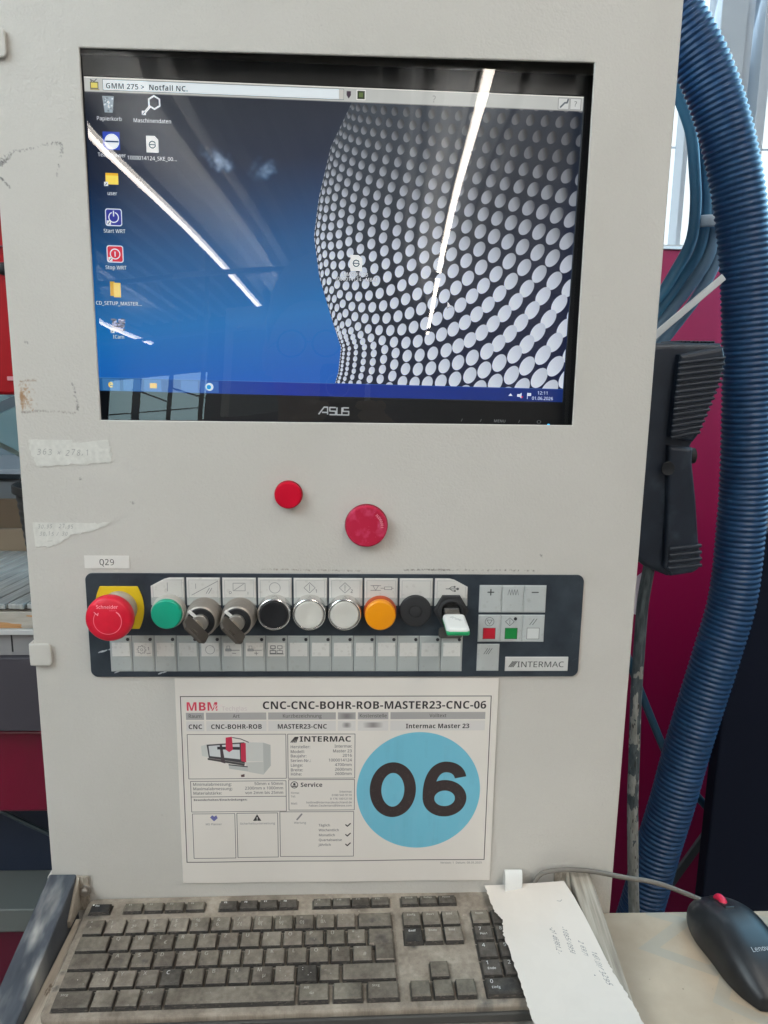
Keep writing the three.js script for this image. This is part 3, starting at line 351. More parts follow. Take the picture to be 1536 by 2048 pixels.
for (const i of [1, 2]) {   // a key left in each key switch
  const k = thing('switch_key', `worn dark key turned in the ${i === 1 ? 'key switch beside the green lamp' : 'key switch beside the black button'}`, 'key', [-0.1648 + i * 0.03115 + 0.0002, 1.2245, 0.0268]);
  k.rotation.z = -0.82; k.rotation.order = 'ZYX'; k.rotation.x = 0.04 * (i - 1);
  const km = mat([0.085, 0.072, 0.06], 0.5, { metalness: 0.35 });
  obj('blade', box(0.008, 0.0018, 0.011, 0, 0, 0.0048, 0.0004), mat([0.5, 0.46, 0.4], 0.4, { metalness: 0.9 }), k);
  const bow = extrude(shapeOf([[-0.0105, 0.0], [0.0105, 0.0], [0.0125, 0.004], [0.0125, 0.016], [0.0085, 0.0225], [-0.0085, 0.0225], [-0.0125, 0.016], [-0.0125, 0.004]], [[[-0.003, 0.016], [0.003, 0.016], [0.003, 0.019], [-0.003, 0.019]]]), 0.0032, 0.0008, 2); bow.translate(0, 0, -0.0016); bow.rotateX(Math.PI / 2); bow.translate(0, 0, 0.0065);
  obj('bow', bow, km, k);
}
{
  const u = thing('usb_stick', 'white memory stick with a green rim plugged into the key panel', 'usb stick', [0.0865, 1.2292, 0.0106]); u.rotation.x = 0.05;
  obj('plug', box(0.0122, 0.0046, 0.012, 0, 0, 0.005, 0.0004), M.satin, u);
  const tt = ctex(canvas(256, 512, (g, w, h) => { g.fillStyle = 'rgb(226,226,222)'; g.fillRect(0, 0, w, h); g.save(); g.translate(110, 150); g.rotate(0.9); scribble(g, 'REGAL', -40, 0, 62, 'rgba(70,74,84,0.7)'); g.restore(); }));
  obj('body', planarUV(box(0.0195, 0.0068, 0.034, 0, 0, 0.0275, 0.003, 3), (x, y, z) => [x / 0.0195 + 0.5, 1 - (z - 0.0105) / 0.034]), mat(0xffffff, 0.45, { map: tt }), u);
  obj('rim', box(0.0199, 0.0042, 0.0345, 0, -0.0012, 0.0279, 0.0019, 2), mat([0.0, 0.3, 0.1], 0.4), u);
}

// ---------------------------------------------------------------- information sheet
{
  const X0 = -0.1632, X1 = 0.1331, Y0 = 0.953, Y1 = 1.1627, S = 6.8;
  const t = ctex(canvas(Math.round((X1 - X0) * 1000 * S), Math.round((Y1 - Y0) * 1000 * S), (g, w, h) => {
    g.fillStyle = 'rgb(228,221,213)'; g.fillRect(0, 0, w, h); pixels(g, w, h, (p, i, x, y) => { const n = (fbm(x / 260, y / 260, 61, 3) - 0.5) * 7 + (hash(x, y, 3) - 0.5) * 3; p[i] += n; p[i + 1] += n; p[i + 2] += n; });
    g.scale(S, S); const K = '#2c2526', k2 = '#4a4445', rect = (x, y, ww, hh, lw = 0.45) => { g.strokeStyle = K; g.lineWidth = lw; g.strokeRect(x, y, ww, hh); };
    // frame in mm: x 4.4..290, y 17..186.5 (zoomed photo pixels / 4.02)
    const fx = (X) => 4.6 + (X - 90) * 0.1143, fy = (Y) => 17.6 + (Y - 105) * 0.1273;
    rect(4.6, 17.6, 285.4, 169.6, 0.7);
    g.fillStyle = 'rgb(214,62,88)'; g.lineWidth = 2.4; g.strokeStyle = 'rgb(214,62,88)'; g.lineJoin = 'round';
    fitText(g, 'MBM', fx(128), fx(390), fy(182), 11.6, 'rgb(208,60,84)', 'bold'); g.strokeStyle = 'rgb(208,60,84)'; g.lineWidth = 0.7; g.strokeText('', 0, 0); for (let q = 0; q < 4; q++) line(g, [[fx(330) + q * 2, fy(212)], [fx(362) + q * 2, fy(168)]], 0.7, 'rgb(236,214,212)');
    text(g, 'Techglas', fx(415), fy(196), 6, 'rgb(214,200,198)');
    fitText(g, 'CNC-CNC-BOHR-ROB-MASTER23-CNC-06', fx(738), 286, fy(172), 10.6, K, '600');
    const cols = [[128, 272, 'Raum', 'CNC'], [288, 770, 'Art', 'CNC-BOHR-ROB'], [785, 1330, 'Kurzbezeichnung', 'MASTER23-CNC'], [1346, 1490, '', ''], [1508, 1755, 'Kostenstelle', ''], [1772, 2545, 'Volltext', 'Intermac Master 23']];
    for (const [a, b, s, v] of cols) { g.fillStyle = 'rgb(168,164,162)'; g.fillRect(fx(a), fy(230), fx(b) - fx(a), 7); g.fillStyle = 'rgb(216,211,207)'; g.fillRect(fx(a), fy(296), fx(b) - fx(a), 10); text(g, s, fx((a + b) / 2), fy(259), 4.7, k2, 'center'); text(g, v, fx((a + b) / 2), fy(337), 6.3, K, 'center', '600'); }
    for (const [a, y, ww] of [[1418, 259, 11], [1418, 330, 7], [1632, 330, 14]]) { const q = g.createRadialGradient(fx(a), fy(y), 0.5, fx(a), fy(y), ww * 0.7); q.addColorStop(0, 'rgba(110,104,104,0.75)'); q.addColorStop(1, 'rgba(110,104,104,0)'); g.fillStyle = q; g.save(); g.beginPath(); g.rect(fx(a) - ww, fy(y) - 2.6, 2 * ww, 5.2); g.clip(); g.fillRect(fx(a) - ww, fy(y) - 4, 2 * ww, 8); g.restore(); }
    rect(fx(132), fy(400), fx(925) - fx(132), fy(752) - fy(400)); rect(fx(940), fy(400), fx(1486) - fx(940), fy(752) - fy(400)); rect(fx(145), fy(772), fx(922) - fx(145), fy(1020) - fy(772)); rect(fx(944), fy(764), fx(1484) - fx(944), fy(1012) - fy(764)); line(g, [[fx(145), fy(898)], [fx(922), fy(898)]], 0.45, K);
    rect(fx(150), fy(1036), fx(497) - fx(150), fy(1405) - fy(1036)); rect(fx(514), fy(1034), fx(850) - fx(514), fy(1402) - fy(1034)); rect(fx(868), fy(1026), fx(1480) - fx(868), fy(1398) - fy(1026));
    // little machine picture
    const poly = (pts, col) => { g.fillStyle = col; g.beginPath(); pts.forEach(([x, y], i) => g[i ? 'lineTo' : 'moveTo'](fx(x), fy(y))); g.fill(); };
    poly([[240, 490], [290, 478], [300, 580], [245, 568]], 'rgb(206,206,200)'); poly([[285, 480], [590, 462], [590, 630], [300, 585]], 'rgb(60,58,62)'); poly([[300, 490], [550, 474], [552, 598], [308, 570]], 'rgb(212,214,214)'); poly([[560, 470], [600, 468], [602, 622], [560, 612]], 'rgb(190,44,72)'); poly([[600, 462], [740, 466], [742, 615], [600, 615]], 'rgb(206,205,200)'); poly([[740, 466], [800, 485], [800, 650], [740, 720]], 'rgb(184,184,180)'); poly([[590, 622], [742, 618], [742, 722], [620, 700]], 'rgb(198,197,192)'); poly([[290, 585], [590, 632], [585, 650], [290, 600]], 'rgb(70,66,66)'); poly([[390, 478], [408, 478], [432, 630], [398, 620]], 'rgb(70,56,62)'); poly([[370, 496], [550, 500], [550, 522], [370, 518]], 'rgb(44,42,48)'); poly([[440, 425], [490, 418], [496, 520], [465, 540], [438, 520]], 'rgb(198,48,78)'); poly([[458, 640], [612, 660], [616, 696], [462, 672]], 'rgb(188,188,184)'); poly([[458, 636], [612, 654], [612, 662], [458, 644]], 'rgb(40,40,42)'); line(g, [[fx(495), fy(425)], [fx(560), fy(436)], [fx(622), fy(462)]], 0.8, '#3a3a40'); poly([[555, 722], [585, 716], [585, 738], [558, 740]], 'rgb(90,60,60)');
    for (let q = 0; q < 4; q++) line(g, [[fx(966) + q * 1.5, fy(464)], [fx(1000) + q * 0.9, fy(424)]], 0.9, K); fitText(g, 'INTERMAC', fx(1034), fx(1456), fy(440), 7.6, K, 'bold');
    [['Hersteller:', 'Intermac', 500], ['Modell:', 'Master 23', 538], ['Baujahr:', '2016', 573], ['Serien-Nr.:', '1000014124', 610], ['Länge:', '4700mm', 647], ['Breite:', '2600mm', 685], ['Höhe:', '2600mm', 719]].forEach(([a, b, y]) => { text(g, a, fx(960), fy(y), 4, k2); text(g, b, fx(1462), fy(y - 4), 4, k2, 'right'); });
    [['Minimalabmessung:', '50mm x 50mm', 796], ['Maximalabmessung:', '2300mm x 1000mm', 832], ['Materialstärke:', 'von 2mm bis 25mm', 868]].forEach(([a, b, y]) => { text(g, a, fx(162), fy(y), 4, k2); text(g, b, fx(900), fy(y - 2), 4, k2, 'right'); }); text(g, 'Besonderheiten/Einschränkungen:', fx(164), fy(918), 3, k2, 'left', 'bold');
    g.strokeStyle = K; g.lineWidth = 0.7; g.beginPath(); g.arc(fx(990), fy(806), 3.2, 0, 7); g.stroke(); g.fillStyle = K; g.beginPath(); g.arc(fx(990), fy(800), 1.2, 0, 7); g.fill(); g.fillRect(fx(990) - 2, fy(812), 4, 1.2); text(g, 'Service', fx(1040), fy(803), 6, K, 'left', '600');
    [['Firma:', 'Intermac', 868, 858], ['Tel:', '0180 543 9110', 896, 886], ['', '0 176 10012118', 918, 916], ['Mail:', 'hotline@intermacdeutschland.de', 954, 946], ['', 'Fabian.Ceulemans@biesse.com', 974, 972]].forEach(([a, b, y, z]) => { text(g, a, fx(960), fy(y), 2.9, '#7a7474'); text(g, b, fx(1464), fy(z), 2.9, '#6a6464', 'right'); });
    g.fillStyle = 'rgb(104,104,160)'; g.beginPath(); g.moveTo(fx(325), fy(1098)); g.lineTo(fx(294), fy(1066)); g.lineTo(fx(312), fy(1048)); g.lineTo(fx(328), fy(1060)); g.lineTo(fx(345), fy(1048)); g.lineTo(fx(356), fy(1072)); g.fill();
    g.fillStyle = K; g.beginPath(); g.moveTo(fx(680), fy(1044)); g.lineTo(fx(714), fy(1098)); g.lineTo(fx(646), fy(1098)); g.fill(); text(g, '!', fx(680), fy(1080), 5, 'rgb(226,221,216)', 'center', 'bold'); line(g, [[fx(1010), fy(1090)], [fx(1048), fy(1046)]], 1.6, '#8a8686');
    text(g, 'MS Planner', fx(322), fy(1118), 3, '#8a8484', 'center'); text(g, 'Sicherheitsunterweisung', fx(682), fy(1116), 3, '#8a8484', 'center'); text(g, 'Wartung', fx(1034), fy(1112), 3, '#8a8484', 'center');
    ['Täglich', 'Wöchentlich', 'Monatlich', 'Quartalsweise', 'Jährlich'].forEach((s, i) => { const y = fy(1140 + i * 40.5); text(g, s, fx(1188), y, 3.5, k2); if (i % 2 === 0) line(g, [[fx(1414), y - 0.6], [fx(1428), y + 0.9], [fx(1452), y - 1.9]], 1.1, K); });
    g.fillStyle = 'rgb(112,184,206)'; g.beginPath(); g.ellipse(224.6, 113.8, 58.6, 60.2, 0, 0, 7); g.fill(); g.save(); g.beginPath(); g.ellipse(224.6, 113.8, 58.6, 60.2, 0, 0, 7); g.clip(); for (let k = 0; k < 90; k++) { g.fillStyle = rnd() < 0.5 ? 'rgba(150,200,214,0.05)' : 'rgba(80,150,180,0.05)'; g.fillRect(160 + rnd() * 120, 50 + rnd() * 130, 1 + 6 * rnd(), 60 * rnd()); } g.restore();
    g.lineWidth = 11; g.strokeStyle = 'rgb(54,42,42)'; g.lineCap = 'butt';
    g.beginPath(); g.ellipse(200.3, 112.6, 16.4, 23, 0, 0, 7); g.stroke(); g.beginPath(); g.ellipse(249.7, 121.8, 15.3, 13.6, 0, 0, 7); g.stroke(); g.beginPath(); g.moveTo(234.3, 123); g.bezierCurveTo(233.2, 100, 240.4, 88.8, 251, 89.2); g.bezierCurveTo(258.6, 89.6, 263, 93.8, 264.2, 100); g.stroke();
    for (let k = 0; k < 260; k++) { g.fillStyle = `rgba(130,116,100,${0.16 * rnd()})`; const q = rnd() * 6.3, rr = rnd() < 0.5 ? [200.3, 112.6, 16.4, 23] : [249.7, 121.8, 15.3, 13.6]; g.beginPath(); g.arc(rr[0] + (rr[2] + (rnd() - 0.5) * 9) * Math.cos(q), rr[1] + (rr[3] + (rnd() - 0.5) * 9) * Math.sin(q), 0.3 + 1.1 * rnd() * rnd(), 0, 7); g.fill(); }
    text(g, 'Version: 1  Datum: 08.05.2025', 288, 190, 3, '#7c7676', 'right');
  }));
  const g = new THREE.BoxGeometry(X1 - X0, Y1 - Y0, 0.0004, 24, 16, 1); g.translate((X0 + X1) / 2, (Y0 + Y1) / 2, 0.0006); const p = g.attributes.position;
  for (let i = 0; i < p.count; i++) { const u = (p.getX(i) - X0) / (X1 - X0), v = (p.getY(i) - Y0) / (Y1 - Y0); p.setZ(i, p.getZ(i) + 0.0006 * Math.sin(u * 7 + 1) ** 2 * (1 - v) + 0.0004 * v); } g.computeVertexNormals();
  tag(obj('information_sheet', planarUV(g, (x, y) => [(x - X0) / (X1 - X0), (y - Y0) / (Y1 - Y0)]), mat(0xffffff, 0.55, { map: t })), 'printed white sheet with a big blue circle reading 06 below the key panel', 'paper sheet');
}

// ---------------------------------------------------------------- keyboard tray with its arms
const dustT = ctex(canvas(512, 512, (g, w, h) => { g.fillStyle = 'rgb(156,147,134)'; g.fillRect(0, 0, w, h); pixels(g, w, h, (p, i, x, y) => { const n = (fbm(x / 60, y / 60, 71, 5) - 0.5) * 70 + (hash(x, y, 8) - 0.5) * 10; p[i] += n; p[i + 1] += n; p[i + 2] += n * 0.95; }); }), true, { wrapS: THREE.RepeatWrapping, wrapT: THREE.RepeatWrapping });
const dusty = mat(0xffffff, 0.85, { map: dustT });
const muv = (g, s = 0.12) => planarUV(g, (x, y, z) => [x / s, (z - y) / s]);
{
  const tr = thing('keyboard_tray', 'dusty pull-out tray on two sloping steel arms holding the keyboard', 'tray');
  obj('shelf', muv(span(-0.283, 0.236, 0.904, 0.9125, 0.001, 0.34, 0.001)), mat([0.5, 0.47, 0.42], 0.7), tr);
  const armM = mat(0xffffff, 0.6, { map: ctex(canvas(256, 1024, (g, w, h) => { g.fillStyle = 'rgb(70,76,84)'; g.fillRect(0, 0, w, h); pixels(g, w, h, (p, i, x, y) => { const n = (fbm(x / 50, y / 90, 81, 5) - 0.5) * 60; const d = Math.max(0, fbm(x / 120, y / 120, 83, 4) - 0.47) * 240; p[i] += n * 0.6 + d; p[i + 1] += n * 0.6 + d * 0.93; p[i + 2] += n * 0.6 + d * 0.8; }); })), metalness: 0.1 });
  const arm = (x0, x1, m) => { const s = shapeOf([[0.001, 0.9635], [0.03, 0.9575], [0.32, 0.895], [0.32, 0.868], [0.03, 0.9], [0.001, 0.905]]); const g = extrude(s, x1 - x0, 0.0015, 2); g.applyMatrix4(new THREE.Matrix4().set(0, 0, 1, x0, 0, 1, 0, 0, 1, 0, 0, 0, 0, 0, 0, 1)); return planarUV(g, (x, y, z) => [(x - x0) / (x1 - x0), z / 0.32]); };
  const flip = (g) => { const p = g.attributes.position; for (let i = 0; i < p.count; i += 3) for (const k of ['position', 'normal', 'uv']) { const a = g.attributes[k], n = a.itemSize; for (let c = 0; c < n; c++) { const t = a.array[(i + 1) * n + c]; a.array[(i + 1) * n + c] = a.array[(i + 2) * n + c]; a.array[(i + 2) * n + c] = t; } } g.computeVertexNormals(); return g; };
  obj('arm', flip(arm(-0.2895, -0.2635)), armM, tr).userData.label = 'dark blue-grey steel arm'; obj('arm', flip(arm(0.2105, 0.2305)), dusty, tr).userData.label = 'dust-covered steel arm';
  for (const [x, s] of [[-0.262, 1], [0.209, -1]]) {
    const gus = extrude(shapeOf([[0, 0.963], [0.0, 0.93], [0.03, 0.93], [0.03, 0.9365]]), 0.003, 0.0006, 1); gus.applyMatrix4(new THREE.Matrix4().set(0, 0, 1, x - 0.0015, 0, 1, 0, 0, 1, 0, 0, 0.001, 0, 0, 0, 1)); obj('gusset', flip(gus), dusty, tr);
    obj('mounting_plate', s > 0 ? span(-0.263, -0.252, 0.926, 0.9625, 0.0008, 0.003, 0.0008) : span(0.196, 0.2105, 0.93, 0.9615, 0.0008, 0.003, 0.0008), dusty, tr);
    obj('bolt', [lathe([[0.0042, 0], [0.0042, 0.003], [0.0034, 0.0042], [0, 0.0045]], 6).translate(x + 0.006 * s + (s > 0 ? 0 : 0.001), 0.9475, 0.003), lathe([[0.006, 0], [0.006, 0.001], [0, 0.001]], 24).translate(x + 0.006 * s + (s > 0 ? 0 : 0.001), 0.9475, 0.0028)], M.satin, tr);
  }
  const wood = ctex(canvas(128, 1024, (g, w, h) => { g.fillStyle = 'rgb(196,184,168)'; g.fillRect(0, 0, w, h); pixels(g, w, h, (p, i, x, y) => { const n = (fbm(x / 8, y / 220, 91, 4) - 0.5) * 26 + (fbm(x / 40, y / 60, 92, 4) - 0.5) * 30; p[i] += n; p[i + 1] += n; p[i + 2] += n; }); for (let k = 0; k < 40; k++) { g.fillStyle = `rgba(96,80,66,${0.4 * rnd()})`; g.beginPath(); g.ellipse(64 + (rnd() - 0.5) * 50, 330 + (rnd() - 0.5) * 40, 4 + 6 * rnd(), 3 + 5 * rnd(), rnd() * 3, 0, 7); g.fill(); } }));
  obj('plank', planarUV(span(-0.2628, -0.2465, 0.9125, 0.9245, 0.012, 0.3, 0.001), (x, y, z) => [(x + 0.2628) / 0.0163, 1 - z / 0.3]), mat(0xffffff, 0.75, { map: wood }), tr);
  const mat_ = ctex(canvas(1024, 1024, (g, w, h) => {
    g.fillStyle = 'rgb(176,158,136)'; g.fillRect(0, 0, w, h); pixels(g, w, h, (p, i, x, y) => { const n = (fbm(x / 120, y / 120, 95, 5) - 0.5) * 26; p[i] += n; p[i + 1] += n; p[i + 2] += n; });
    const zig = (o, c) => { g.strokeStyle = c; g.lineWidth = 44; g.lineJoin = 'miter'; g.beginPath(); g.moveTo(210 + o, 0); g.lineTo(330 + o, 60); g.lineTo(150 + o, 190); g.lineTo(330 + o, 300); g.lineTo(420 + o, 250); g.lineTo(300 + o, 430); g.lineTo(440 + o, 540); g.lineTo(560 + o, 480); g.stroke(); }; zig(20, 'rgba(150,150,140,0.45)'); zig(330, 'rgba(160,158,148,0.35)');
    text(g, 'biesse.com', 560, 560, 60, 'rgba(140,136,126,0.55)'); for (let k = 0; k < 30; k++) { g.fillStyle = `rgba(90,80,70,${0.5 * rnd()})`; g.beginPath(); g.arc(rnd() * w, rnd() * h, 1 + 2 * rnd(), 0, 7); g.fill(); }
  }));
  tag(obj('mouse_mat', planarUV(span(0.2312, 0.50, 0.9085, 0.915, 0.0012, 0.26, 0.001), (x, y, z) => [(x - 0.2312) / 0.27, 1 - z / 0.26]), mat(0xffffff, 0.7, { map: mat_ })), 'beige printed mat board under the mouse', 'mouse mat');
  tag(obj('mat_shelf', span(0.2312, 0.50, 0.9, 0.9083, 0.0012, 0.3, 0.001), dusty), 'shelf carrying the beige mouse mat beside the tray arm', 'shelf');
}

// ---------------------------------------------------------------- keyboard
{
  const U = 0.01905, KW = 0.450, KD = 0.140, X0 = -0.0082, Z0 = -0.0405, S = 4.5;
  const kb = thing('keyboard', 'dust-covered black full-size computer keyboard with German keys', 'keyboard', [-0.2438, 0.9406, 0.0424]); kb.rotation.set(0.0605, 0.0184, 0.0019, 'YXZ');
  const keys = [];   // u0, u1, v, legend lines, tone, height in rows
  const add = (u0, u1, v, t = '', tone = 0.5, o = {}) => keys.push({ u0, u1, v, t, tone, ...o });
  add(-0.1, 0.9, -1.25, 'Esc', 1, { small: 1 });
  [1.53, 2.55, 3.55, 4.57].forEach((u, i) => add(u, u + 0.93, -1.25, 'F' + (i + 1), 0.45, { small: 1 }));
  [6.2, 7.2, 8.17, 9.15].forEach((u, i) => add(u, u + 0.92, -1.25, 'F' + (i + 5) + ' ▭', 0.75, { small: 1 }));
  [10.83, 11.8, 12.76, 13.73].forEach((u, i) => add(u, u + 0.93, -1.25, 'F' + (i + 9) + (i < 2 ? ' ▭' : ''), 0.7, { small: 1 }));
  ['Druck', 'Rollen', 'Pause'].forEach((s, i) => add(15.23 + i * 0.95, 16.12 + i * 0.95, -1.25, s, 0.7, { small: 1 }));
  ['° ^', '! 1', '" 2²', '§ 3³', '$ 4', '% 5', '& 6', '/ 7{', '( 8[', ') 9]', '= 0}', '? ß\\', '` ´'].forEach((s, i) => add(i + 0.02, i + 0.94, 0, s, [0.35, 0.3, 0.3, 0.3, 0.3, 0.35, 0.35, 0.3, 0.4, 0.45, 0.5, 0.35, 0.3][i]));
  add(13.06, 14.7, 0, '←', 0.5);
  add(0, 1.45, 1, '⇤ ⇥', 0.45); [...'QWERTZUIOPÜ'].forEach((s, i) => add(1.52 + i, 2.44 + i, 1, s === 'E' ? 'E  €' : s, [0.35, 0.35, 0.5, 0.45, 0.4, 0.3, 0.4, 0.35, 0.3, 0.5, 0.45][i])); add(12.52, 13.42, 1, '* +', 0.4);
  add(13.52, 14.71, 1, '↵', 0.5, { enter: 1 });
  add(0, 1.7, 2, '⇩', 0.5); [...'ASDFGHJKLÖÄ'].forEach((s, i) => add(1.77 + i, 2.69 + i, 2, s, [0.5, 0.5, 0.55, 0.3, 0.4, 0.4, 0.35, 0.35, 0.35, 0.4, 0.5][i])); add(12.77, 13.69, 2, "' #", 0.4);
  add(0, 1.19, 3, '⇧', 0.5); ['> <|', 'Y', 'X', 'C', 'V', 'B', 'N', 'M  µ', '; ,', ': .', '_ -'].forEach((s, i) => add(1.27 + i, 2.19 + i, 3, s, [0.3, 0.3, 0.55, 0.85, 0.4, 0.5, 0.6, 0.55, 0.3, 0.85, 0.4][i])); add(12.3, 14.72, 3, '⇧', 0.4);
  add(0, 1.57, 4, 'Strg', 0.6); add(1.63, 2.58, 4, '⊞', 0.4); add(2.65, 3.6, 4, '▤', 0.35); add(3.67, 4.63, 4, 'Alt', 0.55); add(4.72, 10.27, 4, '', 0.4); add(10.4, 11.72, 4, 'Alt Gr', 0.45); add(11.89, 13.18, 4, '▤', 0.45); add(13.38, 14.76, 4, 'Strg', 0.5);
  ['Einfg', 'Pos1', 'Bild↑'].forEach((s, i) => add(15.23 + i * 0.96, 16.12 + i * 0.96, 0, s, 0.35)); ['Entf', 'Ende', 'Bild↓'].forEach((s, i) => add(15.23 + i * 0.96, 16.12 + i * 0.96, 1, s, i ? 0.3 : 1));
  add(16.24, 17.1, 3, '↑', 0.4); ['←', '↓', '→'].forEach((s, i) => add(15.28 + i, 16.17 + i, 4, s, 0.45));
  [['Num ⇩', '÷', '×', '−'], ['7 Pos1', '8 ↑', '9 Bild', '+'], ['4 ←', '5', '6 →', ''], ['1 Ende', '2 ↓', '3 Bild', '↵']].forEach((r, j) => r.forEach((s, i) => { if (!(j === 2 && i === 3)) add(18.6 + i, 19.5 + i, j, s, j ? 0.8 : i ? 0.75 : 0.4, (j === 1 || j === 3) && i === 3 ? { tall: 1 } : {}); })); add(18.6, 20.5, 4, '0 Einfg', 0.9); add(20.6, 21.5, 4, ', Entf', 0.8);
  const rectOf = (k) => { const h = k.small ? 0.27 : 0.43; return [k.u0 * U + 0.0003, k.u1 * U - 0.0003, k.v * U - h * U, k.v * U + (k.tall ? 1.43 : h - 0.03) * U]; };
  const cw = 2025, ch = Math.round(KD * 1000 * S) + 60, mx = (x) => (x - X0) * 1000 * S, mz = (z) => (z - Z0) * 1000 * S;
  const smear = (x, y) => fbm(x / 90, y / 90, 101, 5);
  const tex = ctex(canvas(cw, ch, (g, w, h) => {
    g.fillStyle = 'rgb(138,127,114)'; g.fillRect(0, 0, w, h);
    for (const k of keys) { const [a, b, c, d] = rectOf(k), v = [134, 124, 111].map((q) => q * (1.12 - 0.74 * k.tone)); g.fillStyle = `rgb(${v.map(Math.round).join(',')})`; g.fillRect(mx(a) - 5, mz(c) - 5, mx(b) - mx(a) + 10, mz(d) - mz(c) + 10); if (k.enter) g.fillRect(mx(13.82 * U) - 5, mz(d) - 6, mx(14.71 * U) - mx(13.82 * U) + 10, 1.03 * U * 1000 * S); k.px = [mx(a), mx(b), mz(c), mz(d)]; }
    // hand grime: dark smudges where fingers wiped or greased the dust
    for (const [u, v, r, al] of [[0.4, -1.3, 26, 0.75], [0.2, -1.0, 40, 0.4], [15.7, 1.2, 34, 0.5], [13.9, 0.1, 26, 0.35], [14.2, 1.3, 30, 0.35], [10.9, 1.1, 18, 0.3], [10.4, 0.05, 20, 0.3], [2.2, 2.1, 16, 0.3], [3.3, 2.1, 16, 0.3], [19.5, 4.1, 44, 0.45], [7.9, -2.2, 20, 0.25], [9.9, -2.25, 22, 0.25], [-0.2, 3.2, 14, 0.5], [-0.2, 2.4, 12, 0.3], [18.4, 4.7, 30, 0.4], [20.4, 2.6, 50, 0.3]]) for (let k = 0; k < 22; k++) { const x = mx(u * U) + (rnd() + rnd() - 1) * r * 1.4, y = mz(v * U) + (rnd() + rnd() - 1) * r, R = r * (0.3 + 0.5 * rnd()), q = g.createRadialGradient(x, y, 0, x, y, R); q.addColorStop(0, `rgba(30,31,34,${al * 0.28})`); q.addColorStop(1, 'rgba(30,31,34,0)'); g.fillStyle = q; g.fillRect(x - R, y - R, 2 * R, 2 * R); }
    pixels(g, w, h, (p, i, x, y) => { const n = (smear(x, y) - 0.5) * 60 + (fbm(x / 14, y / 14, 103, 3) - 0.5) * 30 + (hash(x, y, 4) - 0.5) * 16; p[i] += n; p[i + 1] += n; p[i + 2] += n * 0.95; });
    for (let k = 0; k < 200; k++) { const x = rnd() * w, y = rnd() * h, a = rnd() * 6, l = 6 + 26 * rnd() * rnd(); line(g, [[x, y], [x + l * Math.cos(a), y + l * Math.sin(a)], [x + l * 1.4 * Math.cos(a + 0.5), y + l * 1.4 * Math.sin(a + 0.5)]], 0.8, `rgba(70,64,56,${0.3 * rnd()})`); }
    for (let k = 0; k < 46; k++) { g.fillStyle = `rgba(236,232,224,${0.4 + 0.5 * rnd()})`; g.beginPath(); g.arc(rnd() * w, rnd() * h, 0.7 + 1.6 * rnd() * rnd(), 0, 7); g.fill(); }
    for (const k of keys) { if (!k.t) continue; const [a, b, c, d] = k.px, col = `rgba(${k.tone > 0.7 ? '224,224,222' : '186,182,174'},${k.tone > 0.7 ? 0.9 : 0.72})`, parts = k.t.split(' ').filter(Boolean), big = parts[0].length <= 1; let x = a + 17; if (k.small) parts.forEach((s, i) => text(g, s, x + i * 24, c + 13, i ? 15 : 12, col, 'left', 'bold')); else parts.forEach((s, i) => text(g, s, x + (i && k.v > 0 && k.u0 < 15 ? 22 : i && k.u0 > 18 ? 2 : 0), c + 19 + i * 25, s.length > 1 && !/[²³{}\[\]\\|]/.test(s) ? 15 : 23, col, 'left', big ? '' : 'bold')); }
    g.fillStyle = 'rgb(58,54,50)'; g.fillRect(0, h - 56, w, 56); for (let k = 0; k < 900; k++) { g.fillStyle = rnd() < 0.5 ? 'rgba(120,110,98,0.35)' : 'rgba(24,24,26,0.35)'; g.fillRect(rnd() * w, h - 54 + 52 * rnd(), 3 + 14 * rnd(), 2 + 4 * rnd()); }
    g.fillStyle = 'rgba(240,240,236,0.95)'; g.beginPath(); g.arc(mx(0.02 * U), mz(-1.42 * U), 4, 0, 7); g.fill();
  }));
  const km = mat(0xffffff, 0.78, { map: tex, bumpMap: grainTex, bumpScale: 0.0001 }), kuv = (g) => planarUV(g, (x, y, z) => [(x - X0) / KW, 1 - (z - Z0) * 1000 * S / ch]);
  // body: low wedge with rounded corners, its keys standing in a shallow tray
  const bs = roundRect(X0, -(Z0 + KD - 0.008), X0 + KW, -Z0, 0.009); const body = extrude(bs, 0.014, 0.0025, 3, 8); body.rotateX(-Math.PI / 2); body.translate(0, -0.0188, 0); obj('body', kuv(body), km, kb);
  obj('front_edge', box(KW - 0.006, 0.009, 0.004, X0 + KW / 2, -0.0145, Z0 + KD - 0.0068, 0.0018), mat([0.05, 0.047, 0.043], 0.6), kb);
  obj('foot', [box(0.05, 0.013, 0.016, X0 + 0.05, -0.024, 0.0, 0.001), box(0.05, 0.013, 0.016, X0 + KW - 0.05, -0.024, 0.0, 0.001)], M.blackPlastic, kb);
  const cap = (a, b, c, d, h = 0.0052) => {   // tapered key cap: base, shoulder, top
    const f = 0.0001, t = 0.0022, P = [[a - f, -h, c - f * 0.3, b + f, d + 0.0012], [a + 0.0004, -0.0009, c + 0.0002, b - 0.0004, d + 0.0001], [a + t * 0.6, 0, c + 0.0012, b - t * 0.6, d - 0.0013]], v = [], idx = [];
    for (const [x0, y, z0, x1, z1] of P) v.push(x0, y, z0, x1, y, z0, x1, y, z1, x0, y, z1);
    for (let l = 0; l < 2; l++) for (let i = 0; i < 4; i++) { const j = (i + 1) % 4, p = l * 4; idx.push(p + i, p + 4 + i, p + 4 + j, p + i, p + 4 + j, p + j); } idx.push(8, 10, 9, 8, 11, 10);
